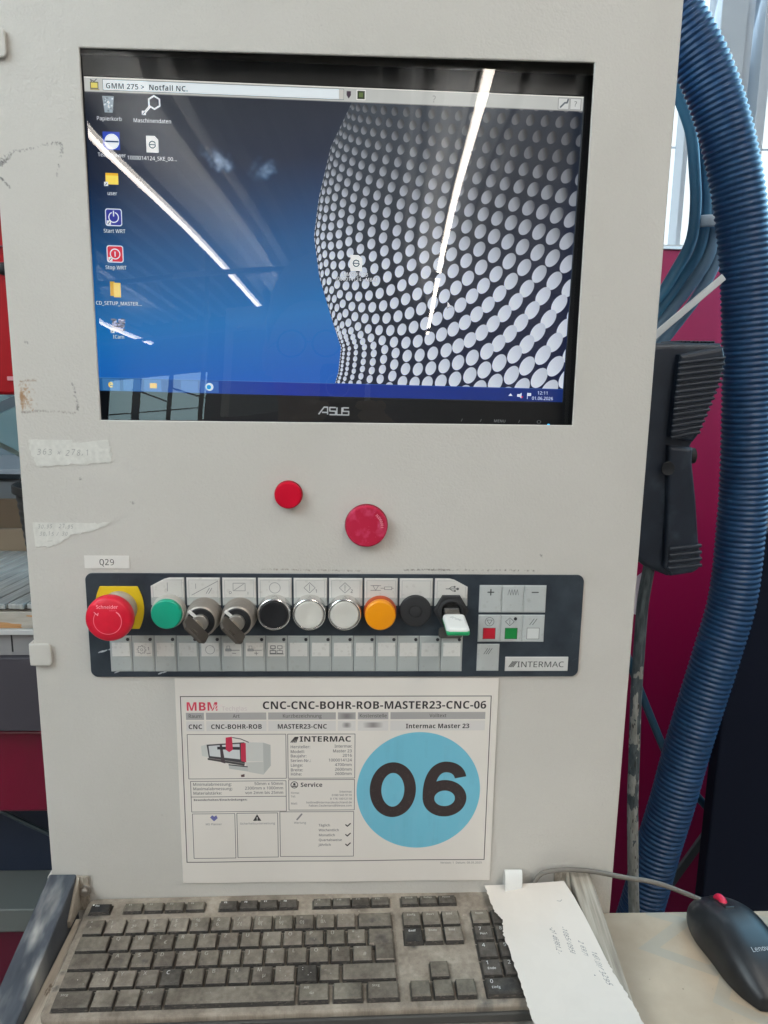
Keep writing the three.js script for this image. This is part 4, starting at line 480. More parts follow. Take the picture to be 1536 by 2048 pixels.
    const g = new THREE.BufferGeometry(); g.setAttribute('position', new THREE.Float32BufferAttribute(v, 3)); g.setIndex(idx); const n = g.toNonIndexed(); n.computeVertexNormals(); kuv(n); const uv = n.attributes.uv; for (let i = 0; i < 24; i++) uv.setXY(i, uv.getX(i), (10 + 30 * (n.attributes.position.getY(i) + h) / h) / ch); return n;
  };
  for (const k of keys) { const [a, b, c, d] = rectOf(k), y = k.small ? -0.0008 : 0; const g = k.enter ? mergeGeometries([cap(a, b, c, d + 0.003), cap(13.82 * U, b, d + 0.0022, d + 1.0 * U)]) : cap(a, b, c, d); obj(k.u1 - k.u0 > 4 ? 'space_bar' : 'key', g.translate(0, y, 0), km, kb); }
}

// ---------------------------------------------------------------- torn note, curled strip
{
  const L = [[0.1281, 0.9474, 0.0017], [0.1319, 0.9456, 0.0347], [0.1376, 0.9449, 0.045], [0.1356, 0.9439, 0.0626], [0.1388, 0.942, 0.0934], [0.141, 0.9399, 0.1288], [0.1434, 0.9385, 0.1523], [0.146, 0.936, 0.19]];
  const R = [[0.2019, 0.9618, 0.0155], [0.207, 0.9584, 0.0325], [0.2116, 0.954, 0.054], [0.2155, 0.9492, 0.0762], [0.2187, 0.9452, 0.0962], [0.2196, 0.944, 0.1013], [0.2252, 0.9398, 0.1208], [0.2299, 0.9362, 0.137], [0.2317, 0.9335, 0.1486], [0.2365, 0.928, 0.187]];
  const samp = (a, t) => { const f = t * (a.length - 1), i = Math.min(a.length - 2, Math.floor(f)), q = f - i; return a[i].map((v, k) => v + (a[i + 1][k] - v) * q); };
  const NU = 14, NV = 70, v = [], uv = [], idx = [];
  for (let j = 0; j <= NV; j++) { const t = j / NV, l = samp(L, t), r = samp(R, t), jl = (hash(j, 1, 7) - 0.5) * 0.0016 * (j > 1 ? 1 : 0), jr = (hash(j, 2, 7) - 0.5) * 0.001 * (t > 0.45 ? 1.6 : 0.1); l[0] += jl; r[0] += jr;
    for (let i = 0; i <= NU; i++) { const s = i / NU; v.push(l[0] + (r[0] - l[0]) * s, l[1] + (r[1] - l[1]) * (s * 0.45 + 0.55 * s * s) + 0.0016 * Math.sin(s * Math.PI) , l[2] + (r[2] - l[2]) * s); uv.push(s, 1 - t); } }
  for (let j = 0; j < NV; j++) for (let i = 0; i < NU; i++) { const a = j * (NU + 1) + i, b = a + 1, c = a + NU + 1, d = c + 1; idx.push(a, c, b, b, c, d); }
  const g = new THREE.BufferGeometry(); g.setAttribute('position', new THREE.Float32BufferAttribute(v, 3)); g.setAttribute('uv', new THREE.Float32BufferAttribute(uv, 2)); g.setIndex(idx); g.computeVertexNormals();
  const under = g.clone(); { const p = under.attributes.position; for (let i = 0; i < p.count; i++) p.setY(i, p.getY(i) - 0.00025); const ix = under.index.array; for (let i = 0; i < ix.length; i += 3) { const t = ix[i]; ix[i] = ix[i + 1]; ix[i + 1] = t; } under.computeVertexNormals(); }
  const tex = ctex(canvas(820, 1600, (c, w, h) => { c.fillStyle = 'rgb(216,206,196)'; c.fillRect(0, 0, w, h); pixels(c, w, h, (p, i, x, y) => { const n = (fbm(x / 200, y / 200, 111, 3) - 0.5) * 5; p[i] += n; p[i + 1] += n; p[i + 2] += n; }); const ink = 'rgba(62,62,66,0.72)';
    c.save(); c.translate(560, 470); c.rotate(1.62); scribble(c, '-1085/0958', 0, 0, 58, ink, 0, 0.5); scribble(c, '-21 46981,2 ..', 30, 108, 58, ink, 0, 0.46); scribble(c, '2 6971', 110, -108, 54, ink, 0, 0.5); scribble(c, '1691,1251/3295', 180, -190, 58, ink, 0, 0.5); c.restore(); line(c, [[640, 200], [668, 208], [690, 196]], 3, ink); c.fillStyle = ink; c.beginPath(); c.arc(640, 980, 5, 0, 7); c.fill(); line(c, [[760, 860], [700, 900]], 2, 'rgba(170,166,160,0.8)'); }));
  tag(obj('paper_note', [g, under], mat(0xffffff, 0.85, { map: tex })), 'torn white paper slip with pencil notes lying across the number pad', 'paper note');
  const c2 = []; for (let k = 0; k <= 14; k++) { const a = k / 14 * Math.PI * 0.95; c2.push([0.0078 - 0.0062 * Math.cos(a), 0.945 + 0.0235 * Math.pow(Math.sin(a), 0.8)]); }
  const sh = shapeOf([...c2, ...c2.slice().reverse().map(([a, b]) => [a * 0.97 + 0.0005, b - 0.0004])]); const sg = extrude(sh, 0.0165); sg.applyMatrix4(new THREE.Matrix4().set(0, 0, 1, 0.146, 0, 1, 0, 0, 1, 0, 0, 0, 0, 0, 0, 1)); sg.computeVertexNormals();
  tag(obj('paper_curl', sg, mat([0.8, 0.79, 0.76], 0.8)), 'white curled paper strip standing behind the torn note', 'paper strip');
}

// ---------------------------------------------------------------- mouse
{
  const ms = thing('computer_mouse', 'black worn computer mouse with a red scroll wheel on the beige mat', 'mouse', [0.3555, 0.915, 0.064]); ms.rotation.y = 0.12;
  const prof = (t) => { const w = 0.0345 * Math.pow(Math.sin(Math.PI * (0.10 + 0.83 * t)), 0.42) * (1 - 0.10 * Math.exp(-(((t - 0.5) / 0.2) ** 2))); const h = 0.036 * Math.pow(Math.max(0, Math.sin(Math.PI * (0.14 + 0.80 * t))), 0.7); return [w, h]; };
  const NT = 48, NA = 40, v = [], idx = [], uv = [];
  for (let i = 0; i <= NT; i++) { const t = i / NT, e = i === 0 || i === NT ? 0.6 : 1, [w, h] = prof(t), z = -0.0585 + 0.117 * t; for (let j = 0; j <= NA; j++) { const a = Math.PI * j / NA, cx = Math.cos(a), sy = Math.sin(a); const x = w * e * Math.sign(cx) * Math.pow(Math.abs(cx), 0.62), y = h * e * Math.pow(sy, 0.72); v.push(-x * (1 - 0.1 * Math.max(0, 0.35 - y / 0.036)), 0.0015 + y, z); uv.push(j / NA, t); } }
  for (let i = 0; i < NT; i++) for (let j = 0; j < NA; j++) { const a = i * (NA + 1) + j, b = a + 1, c = a + NA + 1, d = c + 1; idx.push(a, c, b, b, c, d); }
  for (const [row, s] of [[0, 1], [NT, 0]]) { const o = row * (NA + 1); for (let j = 1; j < NA; j++) s ? idx.push(o, o + j, o + j + 1) : idx.push(o, o + j + 1, o + j); }
  const g = new THREE.BufferGeometry(); g.setAttribute('position', new THREE.Float32BufferAttribute(v, 3)); g.setAttribute('uv', new THREE.Float32BufferAttribute(uv, 2)); g.setIndex(idx); g.computeVertexNormals();
  const t = ctex(canvas(1024, 1024, (c, w, h) => { c.fillStyle = 'rgb(27,28,31)'; c.fillRect(0, 0, w, h); pixels(c, w, h, (p, i, x, y) => { const n = (fbm(x / 90, y / 90, 121, 5) - 0.5) * 22, d = Math.max(0, fbm(x / 130, y / 100, 123, 5) - 0.5) * 300 * Math.max(0, 1 - Math.abs(y / h - 0.88) * 4.5); p[i] += n + d; p[i + 1] += n + d * 0.93; p[i + 2] += n + d * 0.82; }); }));
  obj('body', g, mat(0xffffff, 0.42, { map: t }), ms);
  obj('base', extrude(roundRect(-0.027, -0.053, 0.027, 0.053, 0.02), 0.003, 0.0008, 2, 12).rotateX(-Math.PI / 2), M.blackPlastic, ms);
  const yAt = (z) => 0.0015 + prof((z + 0.0585) / 0.117)[1];
  obj('wheel_slot', box(0.0105, 0.004, 0.03, 0, 0, 0, 0.0019, 2).rotateX(-0.3).translate(0, yAt(-0.036) - 0.0012, -0.036), mat([0.006, 0.006, 0.007], 0.4), ms);
  obj('scroll_wheel', new THREE.TorusGeometry(0.0072, 0.0036, 12, 32).rotateY(Math.PI / 2).translate(0, yAt(-0.036) - 0.0052, -0.037), mat([0.62, 0.01, 0.05], 0.45), ms);
  obj('button_seam', [-1, 1].map((s) => tube([0, 1, 2, 3, 4].map((k) => { const z = -0.02 + k * 0.007; return [s * (0.002 + k * 0.0035), yAt(z) - 0.0006 - (k * 0.0035 / 0.03) ** 2 * 0.006, z]; }), 0.0004, 16, 6)), M.blackPlastic, ms);
  const lt = ctex(canvas(256, 64, (c) => { c.clearRect(0, 0, 256, 64); text(c, 'Lenovo', 128, 34, 58, 'rgb(176,176,176)', 'center'); }));
  const lg = new THREE.PlaneGeometry(0.026, 0.0065, 16, 4); lg.rotateX(-Math.PI / 2); lg.translate(0, 0, 0.024); { const p = lg.attributes.position; for (let i = 0; i < p.count; i++) { const x = p.getX(i), z = p.getZ(i), [w, h] = prof((z + 0.0585) / 0.117), c = Math.pow(Math.abs(x) / w, 1 / 0.62); p.setY(i, 0.0015 + h * Math.pow(Math.sqrt(Math.max(0, 1 - c * c)), 0.72) + 0.0004); } lg.computeVertexNormals(); }
  obj('lettering', lg, mat(0xffffff, 0.5, { map: lt, transparent: true, alphaTest: 0.4 }), ms);
  const wp = [[0.1743, 0.9525, 0.0075], [0.1817, 0.9655, 0.0095], [0.2009, 0.9712, 0.012], [0.2277, 0.9695, 0.012], [0.2624, 0.9621, 0.012], [0.2923, 0.9563, 0.012], [0.3255, 0.9425, 0.011], [0.347, 0.933, 0.012]].map((p) => { const q = new THREE.Vector3(...p).sub(ms.position); q.applyAxisAngle(new THREE.Vector3(0, 1, 0), -0.12); return q.toArray(); });
  obj('cable', tube(wp, 0.0023, 80, 10), mat([0.16, 0.145, 0.125], 0.7), ms).userData.label = 'dusty brown-grey mouse cable';
}

// ---------------------------------------------------------------- hoses and cables at the cabinet's right side
{
  const hp = curve([[0.295, 1.84, -0.2], [0.325, 1.8, -0.2], [0.354, 1.759, -0.2], [0.378, 1.714, -0.2], [0.402, 1.65, -0.2], [0.421, 1.572, -0.2], [0.436, 1.465, -0.2], [0.448, 1.324, -0.2], [0.45, 1.265, -0.2], [0.449, 1.176, -0.2], [0.437, 1.107, -0.2], [0.424, 1.043, -0.2], [0.411, 0.976, -0.2], [0.4, 0.91, -0.2], [0.388, 0.849, -0.2], [0.376, 0.777, -0.2], [0.363, 0.711, -0.2]]);
  const len = hp.getLength(), pitch = 0.0062, N = Math.round(len / pitch) * 8, A = 40, v = [], idx = [], fr = hp.computeFrenetFrames(N, false), zAx = new THREE.Vector3(0, 0, 1);
  for (let i = 0; i <= N; i++) { const c = hp.getPointAt(i / N), t = hp.getTangentAt(i / N), b = zAx, n = new THREE.Vector3().crossVectors(t, b).normalize(), k = i % 8, r = 0.0262 + [0, 0.0008, 0.0011, 0.0011, 0.0008, 0, -0.0006, -0.0006][k]; for (let j = 0; j < A; j++) { const a = j / A * 2 * Math.PI; v.push(c.x + r * (n.x * Math.cos(a) + b.x * Math.sin(a)), c.y + r * (n.y * Math.cos(a) + b.y * Math.sin(a)), c.z + r * (n.z * Math.cos(a) + b.z * Math.sin(a))); } }
  for (let i = 0; i < N; i++) for (let j = 0; j < A; j++) { const a = i * A + j, b = i * A + (j + 1) % A, c = a + A, d = b + A; idx.push(a, b, c, b, d, c); }
  const g = new THREE.BufferGeometry(); g.setAttribute('position', new THREE.Float32BufferAttribute(v, 3)); g.setIndex(idx); g.computeVertexNormals();
  planarUV(g, (x, y) => [x / 0.1, y / 0.1]);
  const ht = ctex(canvas(512, 512, (c, w, h) => { c.fillStyle = 'rgb(21,62,102)'; c.fillRect(0, 0, w, h); pixels(c, w, h, (p, i, x, y) => { const n = (fbm(x / 30, y / 60, 131, 5) - 0.5) * 26; p[i] += n; p[i + 1] += n; p[i + 2] += n; }); for (let k = 0; k < 160; k++) { c.fillStyle = `rgba(150,160,168,${0.35 * rnd()})`; c.fillRect(rnd() * w, rnd() * h, 2 + 8 * rnd(), 1 + 3 * rnd()); } }), true, { wrapS: THREE.RepeatWrapping, wrapT: THREE.RepeatWrapping });  // blue flare haze is put into the colour of the black hose
  tag(obj('corrugated_hose', g, mat(0xffffff, 0.4, { map: ht })), 'thick dark ribbed hose running down beside the cabinet', 'hose');
  const cm = mat([0.04, 0.15, 0.25], 0.45), cg = mat([0.13, 0.22, 0.31], 0.55);
  const cables = [['smooth blue-grey cable, outermost of the bundle beside the ribbed hose', 0.0065, cm, [[0.338, 1.789, -0.26], [0.357, 1.745, -0.26], [0.375, 1.706, -0.26], [0.383, 1.667, -0.26], [0.388, 1.628, -0.26], [0.386, 1.588, -0.26], [0.371, 1.555, -0.26], [0.358, 1.532, -0.26], [0.339, 1.508, -0.26], [0.3, 1.46, -0.26]]], ['dark blue cable, second of the bundle behind the white tie', 0.0062, cm, [[0.374, 1.752, -0.272], [0.392, 1.7, -0.272], [0.402, 1.658, -0.272], [0.406, 1.614, -0.272], [0.402, 1.58, -0.272], [0.383, 1.546, -0.272], [0.366, 1.52, -0.272], [0.347, 1.494, -0.272], [0.31, 1.45, -0.272]]], ['pale dusty grey cable, third of the bundle under the white tie', 0.007, cg, [[0.41, 1.68, -0.276], [0.413, 1.643, -0.276], [0.418, 1.609, -0.276], [0.416, 1.576, -0.276], [0.399, 1.544, -0.276], [0.38, 1.518, -0.276], [0.358, 1.488, -0.276], [0.32, 1.44, -0.276]]], ['pale dusty grey cable, innermost of the bundle against the ribbed hose', 0.0065, cg, [[0.424, 1.65, -0.282], [0.427, 1.616, -0.282], [0.431, 1.582, -0.282], [0.422, 1.554, -0.282], [0.406, 1.524, -0.282], [0.39, 1.501, -0.282], [0.373, 1.477, -0.282], [0.34, 1.43, -0.282]]]];
  for (const [l, r, m, p] of cables) tag(obj('cable', tube(p, r, 90, 14), m), l, 'cable', 'cables bundled behind the cabinet');
  tag(obj('cable_tie', new THREE.TorusGeometry(0.0175, 0.0028, 8, 40).scale(0.85, 0.9, 2.4).rotateX(Math.PI / 2).translate(0.4085, 1.611, -0.272), mat([0.62, 0.66, 0.7], 0.5)), 'pale band tying the cable bundle together', 'cable tie');
  tag(obj('strap', bar([0.378, 1.538, -0.15], [0.27, 1.441, -0.15], 0.0022, 0.0075), mat([0.7, 0.74, 0.76], 0.5)), 'flat white strap stretched from the cabinet side to the ribbed hose', 'strap');
  const dirtyPipe = ctex(canvas(256, 1024, (c, w, h) => { c.fillStyle = 'rgb(70,78,82)'; c.fillRect(0, 0, w, h); pixels(c, w, h, (p, i, x, y) => { const n = (fbm(x / 20, y / 30, 141, 5) - 0.5) * 70, d = fbm(x / 60, y / 40, 143, 4) + (y / h - 0.35) * 0.9 > 0.62 ? 66 : 0; p[i] += n + d; p[i + 1] += n + d * 0.88; p[i + 2] += n + d * 0.74; }); for (let k = 0; k < 170; k++) { c.fillStyle = `rgba(30,26,24,${0.7 * rnd()})`; c.beginPath(); c.ellipse(rnd() * w, h * (0.3 + 0.7 * rnd()), 3 + 8 * rnd() * rnd(), 2 + 5 * rnd(), rnd() * 3, 0, 7); c.fill(); } }));
  const cg2 = tube([[0.31, 1.25, -0.11], [0.309, 1.236, -0.11], [0.306, 1.203, -0.11], [0.306, 1.146, -0.11], [0.307, 1.089, -0.11], [0.31, 1.029, -0.11], [0.313, 0.969, -0.11], [0.318, 0.906, -0.11], [0.324, 0.841, -0.11], [0.332, 0.775, -0.11]], 0.0062, 120, 18); { const u = cg2.attributes.uv; for (let i = 0; i < u.count; i++) u.setXY(i, u.getY(i), 1 - u.getX(i)); }
  tag(obj('conduit', cg2, mat(0xffffff, 0.85, { map: dirtyPipe })), 'thin mud-crusted conduit hanging below the handset', 'conduit');
  tag(obj('air_line', tube([[0.446, 0.996, -0.56], [0.468, 0.951, -0.56], [0.489, 0.902, -0.56], [0.513, 0.850, -0.56], [0.535, 0.803, -0.56], [0.555, 0.765, -0.56], [0.609, 0.697, -0.56], [0.638, 0.665, -0.56], [0.676, 0.629, -0.56]], 0.0069, 80, 12), mat([0.012, 0.05, 0.085], 0.4)), 'thin blue air line crossing behind the ribbed hose', 'air line');
  tag(obj('support_bar', bar([0.580, 0.459, -0.60], [0.683, 0.642, -0.60], 0.007, 0.0155), mat([0.11, 0.115, 0.115], 0.5)), 'slanting grey bar low behind the ribbed hose', 'bar');
  const lab = extrude(shapeOf([[0.2985, 1.206], [0.318, 1.222], [0.319, 1.171], [0.306, 1.176]]), 0.0006); tag(obj('hanging_label', lab.translate(0, 0, -0.15), mat([0.6, 0.56, 0.64], 0.7)), 'small pale label hanging behind the conduit', 'label');
}
{ // handset hung on the cabinet's side
  const h = thing('handset', 'chunky black ribbed control handset hung on the cabinet side', 'handset', [0, 0, 0]);
  const out = [[0.2555, 1.466], [0.306, 1.4695], [0.355, 1.4695], [0.3575, 1.454], [0.3545, 1.434], [0.3465, 1.408], [0.339, 1.381], [0.334, 1.369], [0.3345, 1.356], [0.342, 1.316], [0.349, 1.275], [0.3545, 1.254], [0.352, 1.242], [0.345, 1.2385], [0.322, 1.234], [0.298, 1.244], [0.275, 1.262], [0.2555, 1.27]];
  const pl = mat(0xffffff, 0.46, { map: ctex(canvas(256, 512, (c, w, hh) => { c.fillStyle = 'rgb(24,34,48)'; c.fillRect(0, 0, w, hh); pixels(c, w, hh, (p, i, x, y) => { const n = (fbm(x / 40, y / 40, 151, 5) - 0.5) * 22, d = Math.max(0, fbm(x / 60, y / 60, 153, 4) - 0.58) * 160; p[i] += n + d; p[i + 1] += n + d; p[i + 2] += n + d * 0.9; }); })) });
  const huv = (g) => planarUV(g, (x, y, z) => [(x - 0.25) / 0.11 + z, (y - 1.23) / 0.245]);
  obj('shell', huv(extrude(shapeOf(out), 0.07, 0.006, 4).translate(0, 0, -0.16)), pl, h);
  const face = [[0.31, 1.458], [0.352, 1.466], [0.3555, 1.454], [0.3525, 1.434], [0.3445, 1.408], [0.336, 1.381], [0.331, 1.374], [0.308, 1.3785]];
  obj('grip_face', huv(extrude(shapeOf(face), 0.014, 0.004, 3).translate(0, 0, -0.094)), pl, h);
  const handle = [[0.308, 1.37], [0.3325, 1.368], [0.333, 1.354], [0.3405, 1.316], [0.347, 1.275], [0.352, 1.254], [0.35, 1.244], [0.344, 1.24], [0.322, 1.2365], [0.314, 1.246], [0.3125, 1.3]];
  obj('handle', huv(extrude(shapeOf(handle), 0.012, 0.004, 3).translate(0, 0, -0.094)), pl, h);
  for (let k = 0; k < 14; k++) { const y = 1.452 - k * 0.0055, xr = k < 4 ? 0.3545 - 0.0002 * k : 0.353 - (k - 4) * 0.0018; obj('rib', bar([0.3085 - k * 0.0001, y - 0.0025, -0.0795], [xr, y + 0.0035, -0.0795], 0.003, 0.003), pl, h); }
  for (let k = 0; k < 4; k++) obj('rib', bar([0.317, 1.2655 - k * 0.0068, -0.0815], [0.3495 + k * 0.0008, 1.2695 - k * 0.0068, -0.0815], 0.0042, 0.0036), pl, h);
  for (let k = 0; k < 9; k++) obj('top_rib', bar([0.318 + k * 0.004, 1.4705, -0.15], [0.318 + k * 0.004, 1.4705, -0.097], 0.0018, 0.0024), pl, h);
  obj('knob', new THREE.CylinderGeometry(0.008, 0.008, 0.02, 24).rotateZ(Math.PI / 2).translate(0.336, 1.357, -0.11), M.dullBlack, h);
  obj('screw_recess', [lathe([[0.0068, 0.0], [0.0064, 0.0006], [0.0054, -0.0004], [0, -0.0004]], 32).translate(0.3085, 1.3475, -0.0815)], mat([0.012, 0.014, 0.018], 0.3), h);
}

// ---------------------------------------------------------------- machine and window behind, right
{
  const red = mat([0.25, 0.002, 0.045], 0.4), gp = thing('guard_panel', 'dark crimson machine guard panel behind the ribbed hose', 'machine panel');
  obj('sheet', span(0.36, 0.822, 0, 1.668, -0.93, -0.9, 0.003), red, gp); obj('top_trim', span(0.36, 0.822, 1.6685, 1.674, -0.935, -0.895, 0.001), mat([0.7, 0.72, 0.74], 0.5), gp);
  const post = thing('machine_post', 'grey machine post with a coloured cap behind the cable bundle', 'post'); obj('tube', span(0.404, 0.425, 1.25, 1.523, -0.42, -0.4, 0.002), mat([0.25, 0.33, 0.38], 0.5), post); obj('cap', span(0.36, 0.426, 1.5235, 1.532, -0.43, -0.39, 0.002), mat([0.2, 0.02, 0.1], 0.5), post); 
  tag(obj('machine_housing', span(0.588, 1.2, 0, 1.2, -0.49, -0.46, 0.004, 2), mat([0.004, 0.007, 0.018], 0.75, { specularIntensity: 0.4 })), 'tall dark navy machine housing beside the crimson panel', 'machine');
  const w = thing('hall_side_window', 'bright tall window with pale vertical frames above the crimson panel', 'window', [1.6, 1.85, -2.2]);
  obj('window_pane', new THREE.BoxGeometry(3.2, 1.9, 0.02).translate(0, 0.95, -0.06), new THREE.MeshStandardMaterial({ color: RGB(0.2, 0.2, 0.2), emissive: RGB(0.86, 0.96, 1), emissiveIntensity: 1.65 }), w);
  const wf = mat([0.62, 0.7, 0.78], 0.4);
  for (const [a, b, z] of [[-0.47, -0.452, 0.03], [-0.39, -0.3, 0.06], [-0.29, -0.262, 0.03], [-0.245, -0.21, 0.07], [0.6, 0.7, 0.06]]) obj('mullion', span(a, b, 0, 1.9, -0.045, z, 0.003), wf, w);
  obj('sill', span(-1.6, 1.6, -0.05, 0, -0.06, 0.12, 0.004), mat([0.75, 0.78, 0.8], 0.5), w); obj('parapet', span(-1.6, 1.6, -1.85, -0.051, -0.1, 0.02, 0.002), mat([0.3, 0.32, 0.35], 0.6), w);
  obj('transom', span(-1.6, 1.6, 0.35, 0.356, -0.048, -0.04, 0.001), wf, w);
  areaLight(RGB(0.7, 0.88, 1), 2.2, 3, 1.8, [1.6, 2.8, -2.1], [1.5, 1.9, 0]);
  const sw = thing('added_side_window', 'added unseen window giving the ribbed hose blue light', 'window', [1.28, 1.2, -0.6]);  // unseen window, added to light the hose blue from the right
  obj('window_pane', new THREE.BoxGeometry(0.02, 1.2, 1.0).translate(0.03, 0.8, 0), new THREE.MeshStandardMaterial({ color: RGB(0.2, 0.2, 0.2), emissive: RGB(0.35, 0.72, 1), emissiveIntensity: 2 }), sw);
  for (const [y, z, hh, d] of [[0.16, 0, 0.08, 1.1], [1.44, 0, 0.08, 1.1], [0.8, -0.54, 1.2, 0.08], [0.8, 0.54, 1.2, 0.08]]) obj('window_frame', box(0.08, hh, d, 0, y, z, 0.003), wf, sw);
  areaLight(RGB(0.35, 0.72, 1), 8, 0.9, 1.0, [1.2, 1.98, -0.55], [0.4, 1.7, -0.22]);  // added blue light in front of the unseen window
}

// ---------------------------------------------------------------- machine behind, left
{
  const R1 = mat([0.3, 0.0, 0.004], 0.55, { specularIntensity: 0.5 }), cover = thing('machine_cover', 'bright red machine cover above the slatted table', 'machine cover');
  obj('shell', span(-1.3, -0.32, 1.39, 2.1, -0.7, -0.5, 0.006, 2), R1, cover); obj('upper_rim', span(-1.3, -0.32, 1.598, 1.6, -0.4995, -0.4945, 0.0008), mat([0.16, 0, 0.02], 0.4), cover);
  obj('latch', [new THREE.SphereGeometry(0.009, 20, 12).translate(-0.503, 1.568, -0.496), bar([-0.52, 1.571, -0.49], [-0.49, 1.5705, -0.49], 0.002, 0.002)], M.dullBlack, cover);
  obj('badge', span(-0.511, -0.47, 1.411, 1.417, -0.4996, -0.4975, 0.0008), mat([0.62, 0.25, 0.28], 0.5), cover);
  const T = thing('slatted_table', 'worn machine table with metal slats and a stained front board', 'work table');
  const TY = 1.083, slatT = ctex(canvas(128, 1024, (c, w, h) => { c.fillStyle = 'rgb(168,168,164)'; c.fillRect(0, 0, w, h); pixels(c, w, h, (p, i, x, y) => { const n = (fbm(x / 10, y / 160, 161, 4) - 0.5) * 46 + (fbm(x / 40, y / 50, 163, 4) - 0.5) * 40; p[i] += n; p[i + 1] += n; p[i + 2] += n * 0.96; }); }));
  const sm = mat(0xffffff, 0.5, { map: slatT, metalness: 0.2 });
  for (let k = 0; k < 26; k++) { const g = box(0.024, 0.008, 1.2, 0, 0, -0.6, 0.0012); planarUV(g, (x, y, z) => [x / 0.026 + 0.5, -z / 1.2]); g.rotateY(-0.16); g.translate(-0.86 + k * 0.0272, TY - 0.004, -0.455 - 0.0); obj('slat', g, sm, T); }
  obj('bed', span(-1.3, -0.3, TY - 0.03, TY - 0.0085, -1.7, -0.47, 0.002), mat([0.22, 0.22, 0.22], 0.6), T);
  const stain = ctex(canvas(1024, 128, (c, w, h) => { c.fillStyle = 'rgb(176,168,156)'; c.fillRect(0, 0, w, h); pixels(c, w, h, (p, i, x, y) => { const n = (fbm(x / 40, y / 30, 171, 5) - 0.5) * 60, r = fbm(x / 90, y / 60, 173, 4); p[i] += n + (r > 0.56 ? 6 : 0); p[i + 1] += n - (r > 0.56 ? 34 : 0); p[i + 2] += n - (r > 0.56 ? 70 : 0); }); }));
  obj('front_board', planarUV(span(-1.3, -0.3, 1.045, 1.0705, -0.47, -0.455, 0.001), (x, y) => [(x + 1.3), (y - 1.045) / 0.0255]), mat(0xffffff, 0.7, { map: stain }), T);
  obj('front_lip', span(-1.3, -0.3, 1.036, 1.0445, -0.47, -0.45, 0.001), mat([0.55, 0.54, 0.52], 0.5), T);
  obj('lower_board', span(-1.3, -0.3, 1.0, 1.0355, -0.47, -0.46, 0.001), mat([0.26, 0.25, 0.25], 0.6), T); obj('board_joint', span(-0.5195, -0.5175, 1.006, 1.0345, -0.4605, -0.4593, 0), M.dullBlack, T);
  obj('drawer_front', span(-1.3, -0.3, 0.88, 0.9995, -0.47, -0.45, 0.002), mat([0.052, 0.045, 0.055], 0.6), T);
  const base = thing('lower_machine', 'dark red lower machine body with a rounded ledge under the slatted table', 'machine');
  obj('ledge', span(-1.3, -0.3, 0.716, 0.862, -0.62, -0.49, 0.008, 3), mat([0.16, 0.0, 0.02], 0.3), base); obj('recess_shade_panel', span(-1.3, -0.3, 0.53, 0.7155, -0.66, -0.6, 0.002), mat([0.012, 0.02, 0.042], 0.5), base); obj('neck', span(-1.3, -0.3, 0.8625, 0.8795, -0.62, -0.55, 0.002), mat([0.16, 0.0, 0.02], 0.3), base); obj('rail', span(-1.3, -0.3, 0.485, 0.5295, -0.62, -0.5, 0.003), mat([0.12, 0.13, 0.12], 0.5), base); obj('plinth', span(-1.3, -0.3, 0, 0.4845, -0.66, -0.52, 0.003), mat([0.09, 0.0, 0.015], 0.45), base);  // near-black navy of the recess panel stands for the cavity's shade
  tag(obj('slanting_cable', tube([[-0.62, 0.66, -0.585], [-0.56, 0.625, -0.585], [-0.45, 0.57, -0.585]], 0.004, 20, 8), mat([0.03, 0.05, 0.06], 0.4)), 'thin dark cable slanting across the recess of the machine base', 'cable');
  const pot = thing('ribbed_bucket', 'black ribbed plastic bucket standing on the slatted table', 'bucket', [-0.452, TY + 0.0002, -0.53]);
  const pr = [[0, 0], [0.05, 0]]; for (let k = 0; k < 13; k++) { const y = 0.006 + k * 0.0118, r = 0.0515 + y * 0.105; pr.push([r, y], [r + 0.0011, y + 0.003], [r + 0.0011, y + 0.0065], [r, y + 0.0095]); } pr.push([0.0685, 0.16], [0.0735, 0.161], [0.0735, 0.171], [0.0715, 0.1725], [0.0685, 0.172], [0.05, 0.006], [0, 0.006]);
  obj('wall', lathY(pr, 56), mat([0.022, 0.02, 0.018], 0.5), pot);
  const crate = thing('wooden_box', 'open brown wooden box behind the black ribbed bucket', 'box', [-0.67, TY + 0.0002, -0.86]); const wm = mat([0.24, 0.18, 0.12], 0.7);
  for (const [x, z, w, d] of [[0, 0.08, 0.22, 0.01], [0, -0.08, 0.22, 0.01], [-0.105, 0, 0.01, 0.149], [0.105, 0, 0.01, 0.149]]) obj('side', box(w, z < 0 ? 0.07 : 0.042, d, x, z < 0 ? 0.035 : 0.021, z, 0.001), wm, crate); obj('floor_board', box(0.199, 0.004, 0.149, 0, 0.003, 0, 0), wm, crate);
  tag(obj('back_wall', span(-2.2, -0.3, 0.9, 2.2, -2.0, -1.95, 0), mat([0.16, 0.22, 0.26], 0.6)), 'blue-grey back wall of the machine behind the slatted table', 'machine wall');
  tag(obj('steel_bar', bar([-1.0, 1.24, -1.1], [-0.62, 1.41, -1.1], 0.012, 0.022), mat([0.4, 0.5, 0.55], 0.4)), 'slanting pale steel bar above the glass sheet', 'bar');
  tag(obj('glass_sheet', bar([-1.05, 1.39, -1.25], [-0.55, 1.165, -1.15], 0.3, 0.012), mat([0.3, 0.42, 0.4], 0.1)), 'tilted green-edged glass sheet lying behind the slatted table', 'glass sheet');
  tag(obj('bench_top', span(-1.6, -0.4, 1.1, 1.116, -1.95, -1.62, 0.002), mat([0.35, 0.4, 0.45], 0.5)), 'pale grey bench top at the back of the slatted table', 'bench');
}

